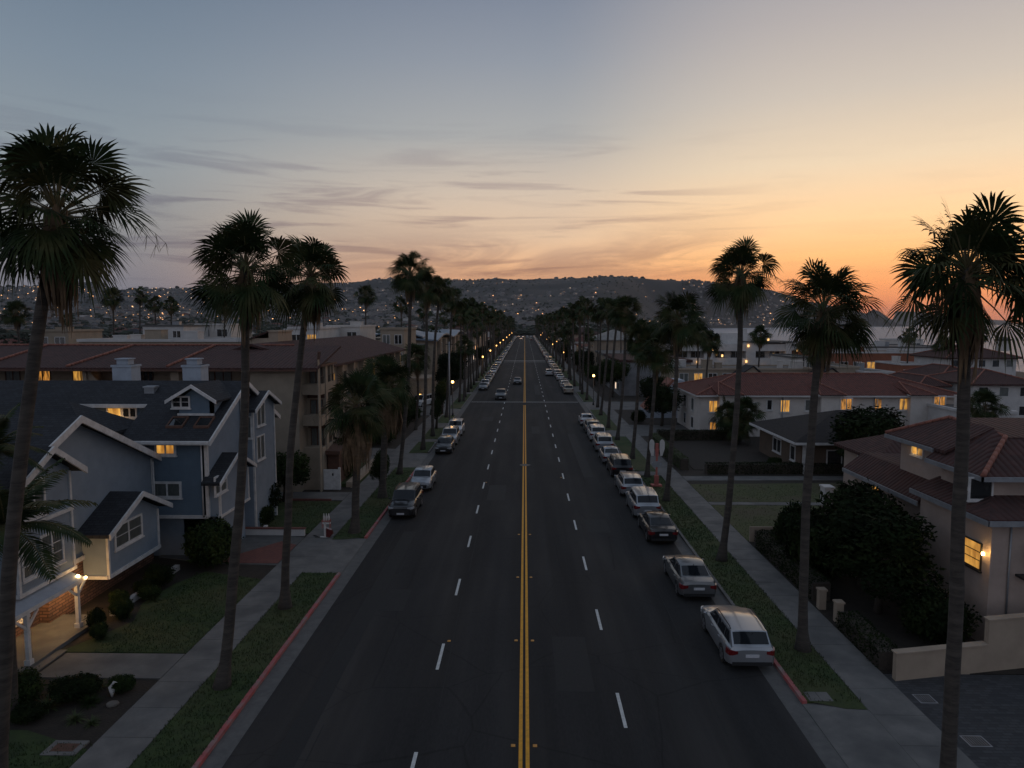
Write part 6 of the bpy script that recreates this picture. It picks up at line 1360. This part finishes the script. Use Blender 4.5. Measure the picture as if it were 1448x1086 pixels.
# houses on the far slopes: nearest as things, the rest one mass
def small_box(V, F, MI, x, y, z, w_, d, h, rz, m):
    c, s = math.cos(rz), math.sin(rz); o = len(V)
    P_ = [(-w_/2,-d/2,-2),(w_/2,-d/2,-2),(w_/2,d/2,-2),(-w_/2,d/2,-2),(-w_/2,-d/2,h),(w_/2,-d/2,h),(w_/2,d/2,h),(-w_/2,d/2,h),(0,-d/2,h+1.8),(0,d/2,h+1.8)]
    V += [(x+a*c-b*s, y+a*s+b*c, z+e) for a, b, e in P_]
    F += [tuple(o+i for i in f) for f in ((0,1,5,8,4),(1,2,6,5),(2,3,7,9,6),(3,0,4,7),(5,6,9,8),(7,4,8,9))]; MI += [m[0]]*4+[m[1]]*2
V, F, MI = [], [], []; nh = 0; hw_m = [mat('far_wall_pale', (.25, .235, .225), .9, None, .05), mat('far_wall_grey', (.16, .158, .16), .9, None, .05), mat('far_roof_brown', (.09, .06, .05), .9, None, .05), mat('far_roof_grey', (.08, .08, .085), .9, None, .05), farlit, farlit2, faru]
LV, LF, LM = [], [], []
hs = []
for tries in range(60000):
    if len(hs) >= 3000: break
    px = rr.uniform(-80, 1235)
    if px < 960: d = 900*math.exp(rr.random()*math.log(3000/900))
    else: d = rr.uniform(2750, 2990+(px-900)*4.6)
    y = d/math.hypot(1, (px-742)/985); x = (px-742)/985*y
    if x > 60 and coastd(x, y) < 20: continue
    dens = .5+.9*mnoise.noise(Vector((x/260, y/200, 31)))
    if 620 < px < 1000 and 2350 < d < 2850: dens *= .18
    if rr.random() > dens: continue
    hs.append((x, y, d, px))
hs.sort(key=lambda s: s[2])
for i, (x, y, d, px) in enumerate(hs):
    z = terr(x, y); w_ = rr.uniform(8, 16); dd = rr.uniform(7, 10); h = rr.choice([3, 3.5, 5.5]); rz = rr.uniform(-.7, .7); m = (rr.choice([0, 0, 1]), rr.choice([2, 3]))
    ind = i < 120; v, f, mi = ([], [], []) if ind else (V, F, MI)
    small_box(v, f, mi, x, y, z, w_, dd, h, rz, m)
    for k in range(rr.choice([0, 0, 0, 1])):
        s = rr.uniform(.5, 1.2)*(d/1900)**.9; o = len(v); ux = x+rr.uniform(-w_/2, w_/2)*math.cos(rz); uz = z+rr.uniform(2.2, 5.0); uy = y-dd/2-w_*.36-.5
        v += [(ux-s, uy, uz-s*.6), (ux+s, uy, uz-s*.6), (ux+s, uy, uz+s*.6), (ux-s, uy, uz+s*.6), (ux-s, uy+1, uz-s*.6), (ux+s, uy+1, uz-s*.6), (ux+s, uy+1, uz+s*.6), (ux-s, uy+1, uz+s*.6)]
        f += [tuple(o+q for q in g_) for g_ in ((0,1,2,3),(5,4,7,6),(3,2,6,7),(1,5,6,2),(4,0,3,7))]; mi += [rr.choice([4, 4, 5, 5, 6])]*5
    if ind:
        b = MB(); b.add(v, f); b.m = mi; tag(b.build('hillside_house', hw_m, uv=False), 'far small house with a lit window on the slope below the hills', 'house', 'houses on the lower slopes of the hills')
b = MB(); b.add(V, F); b.m = MI; tag(b.build('hillside_houses', hw_m, uv=False), kind='stuff')
# ================================================================ evening air
t = MB(); t.box(-5600, 12500, -600, 12500, -21.5, 240)
hz = t.build('haze', [], uv=False); hm = bpy.data.materials.new('haze_air'); hm.use_nodes = True; q = hm.node_tree; q.nodes.clear()
ou = q.nodes.new('ShaderNodeOutputMaterial'); pv = q.nodes.new('ShaderNodeVolumePrincipled'); pv.inputs['Density'].default_value = .000045; pv.inputs['Color'].default_value = (.80, .82, .90, 1); pv.inputs['Anisotropy'].default_value = .3
q.links.new(pv.outputs[0], ou.inputs['Volume']); hz.data.materials.append(hm); tag(hz, kind='stuff')
for o in bpy.data.objects:
    if 'o_' in o: del o['o_']
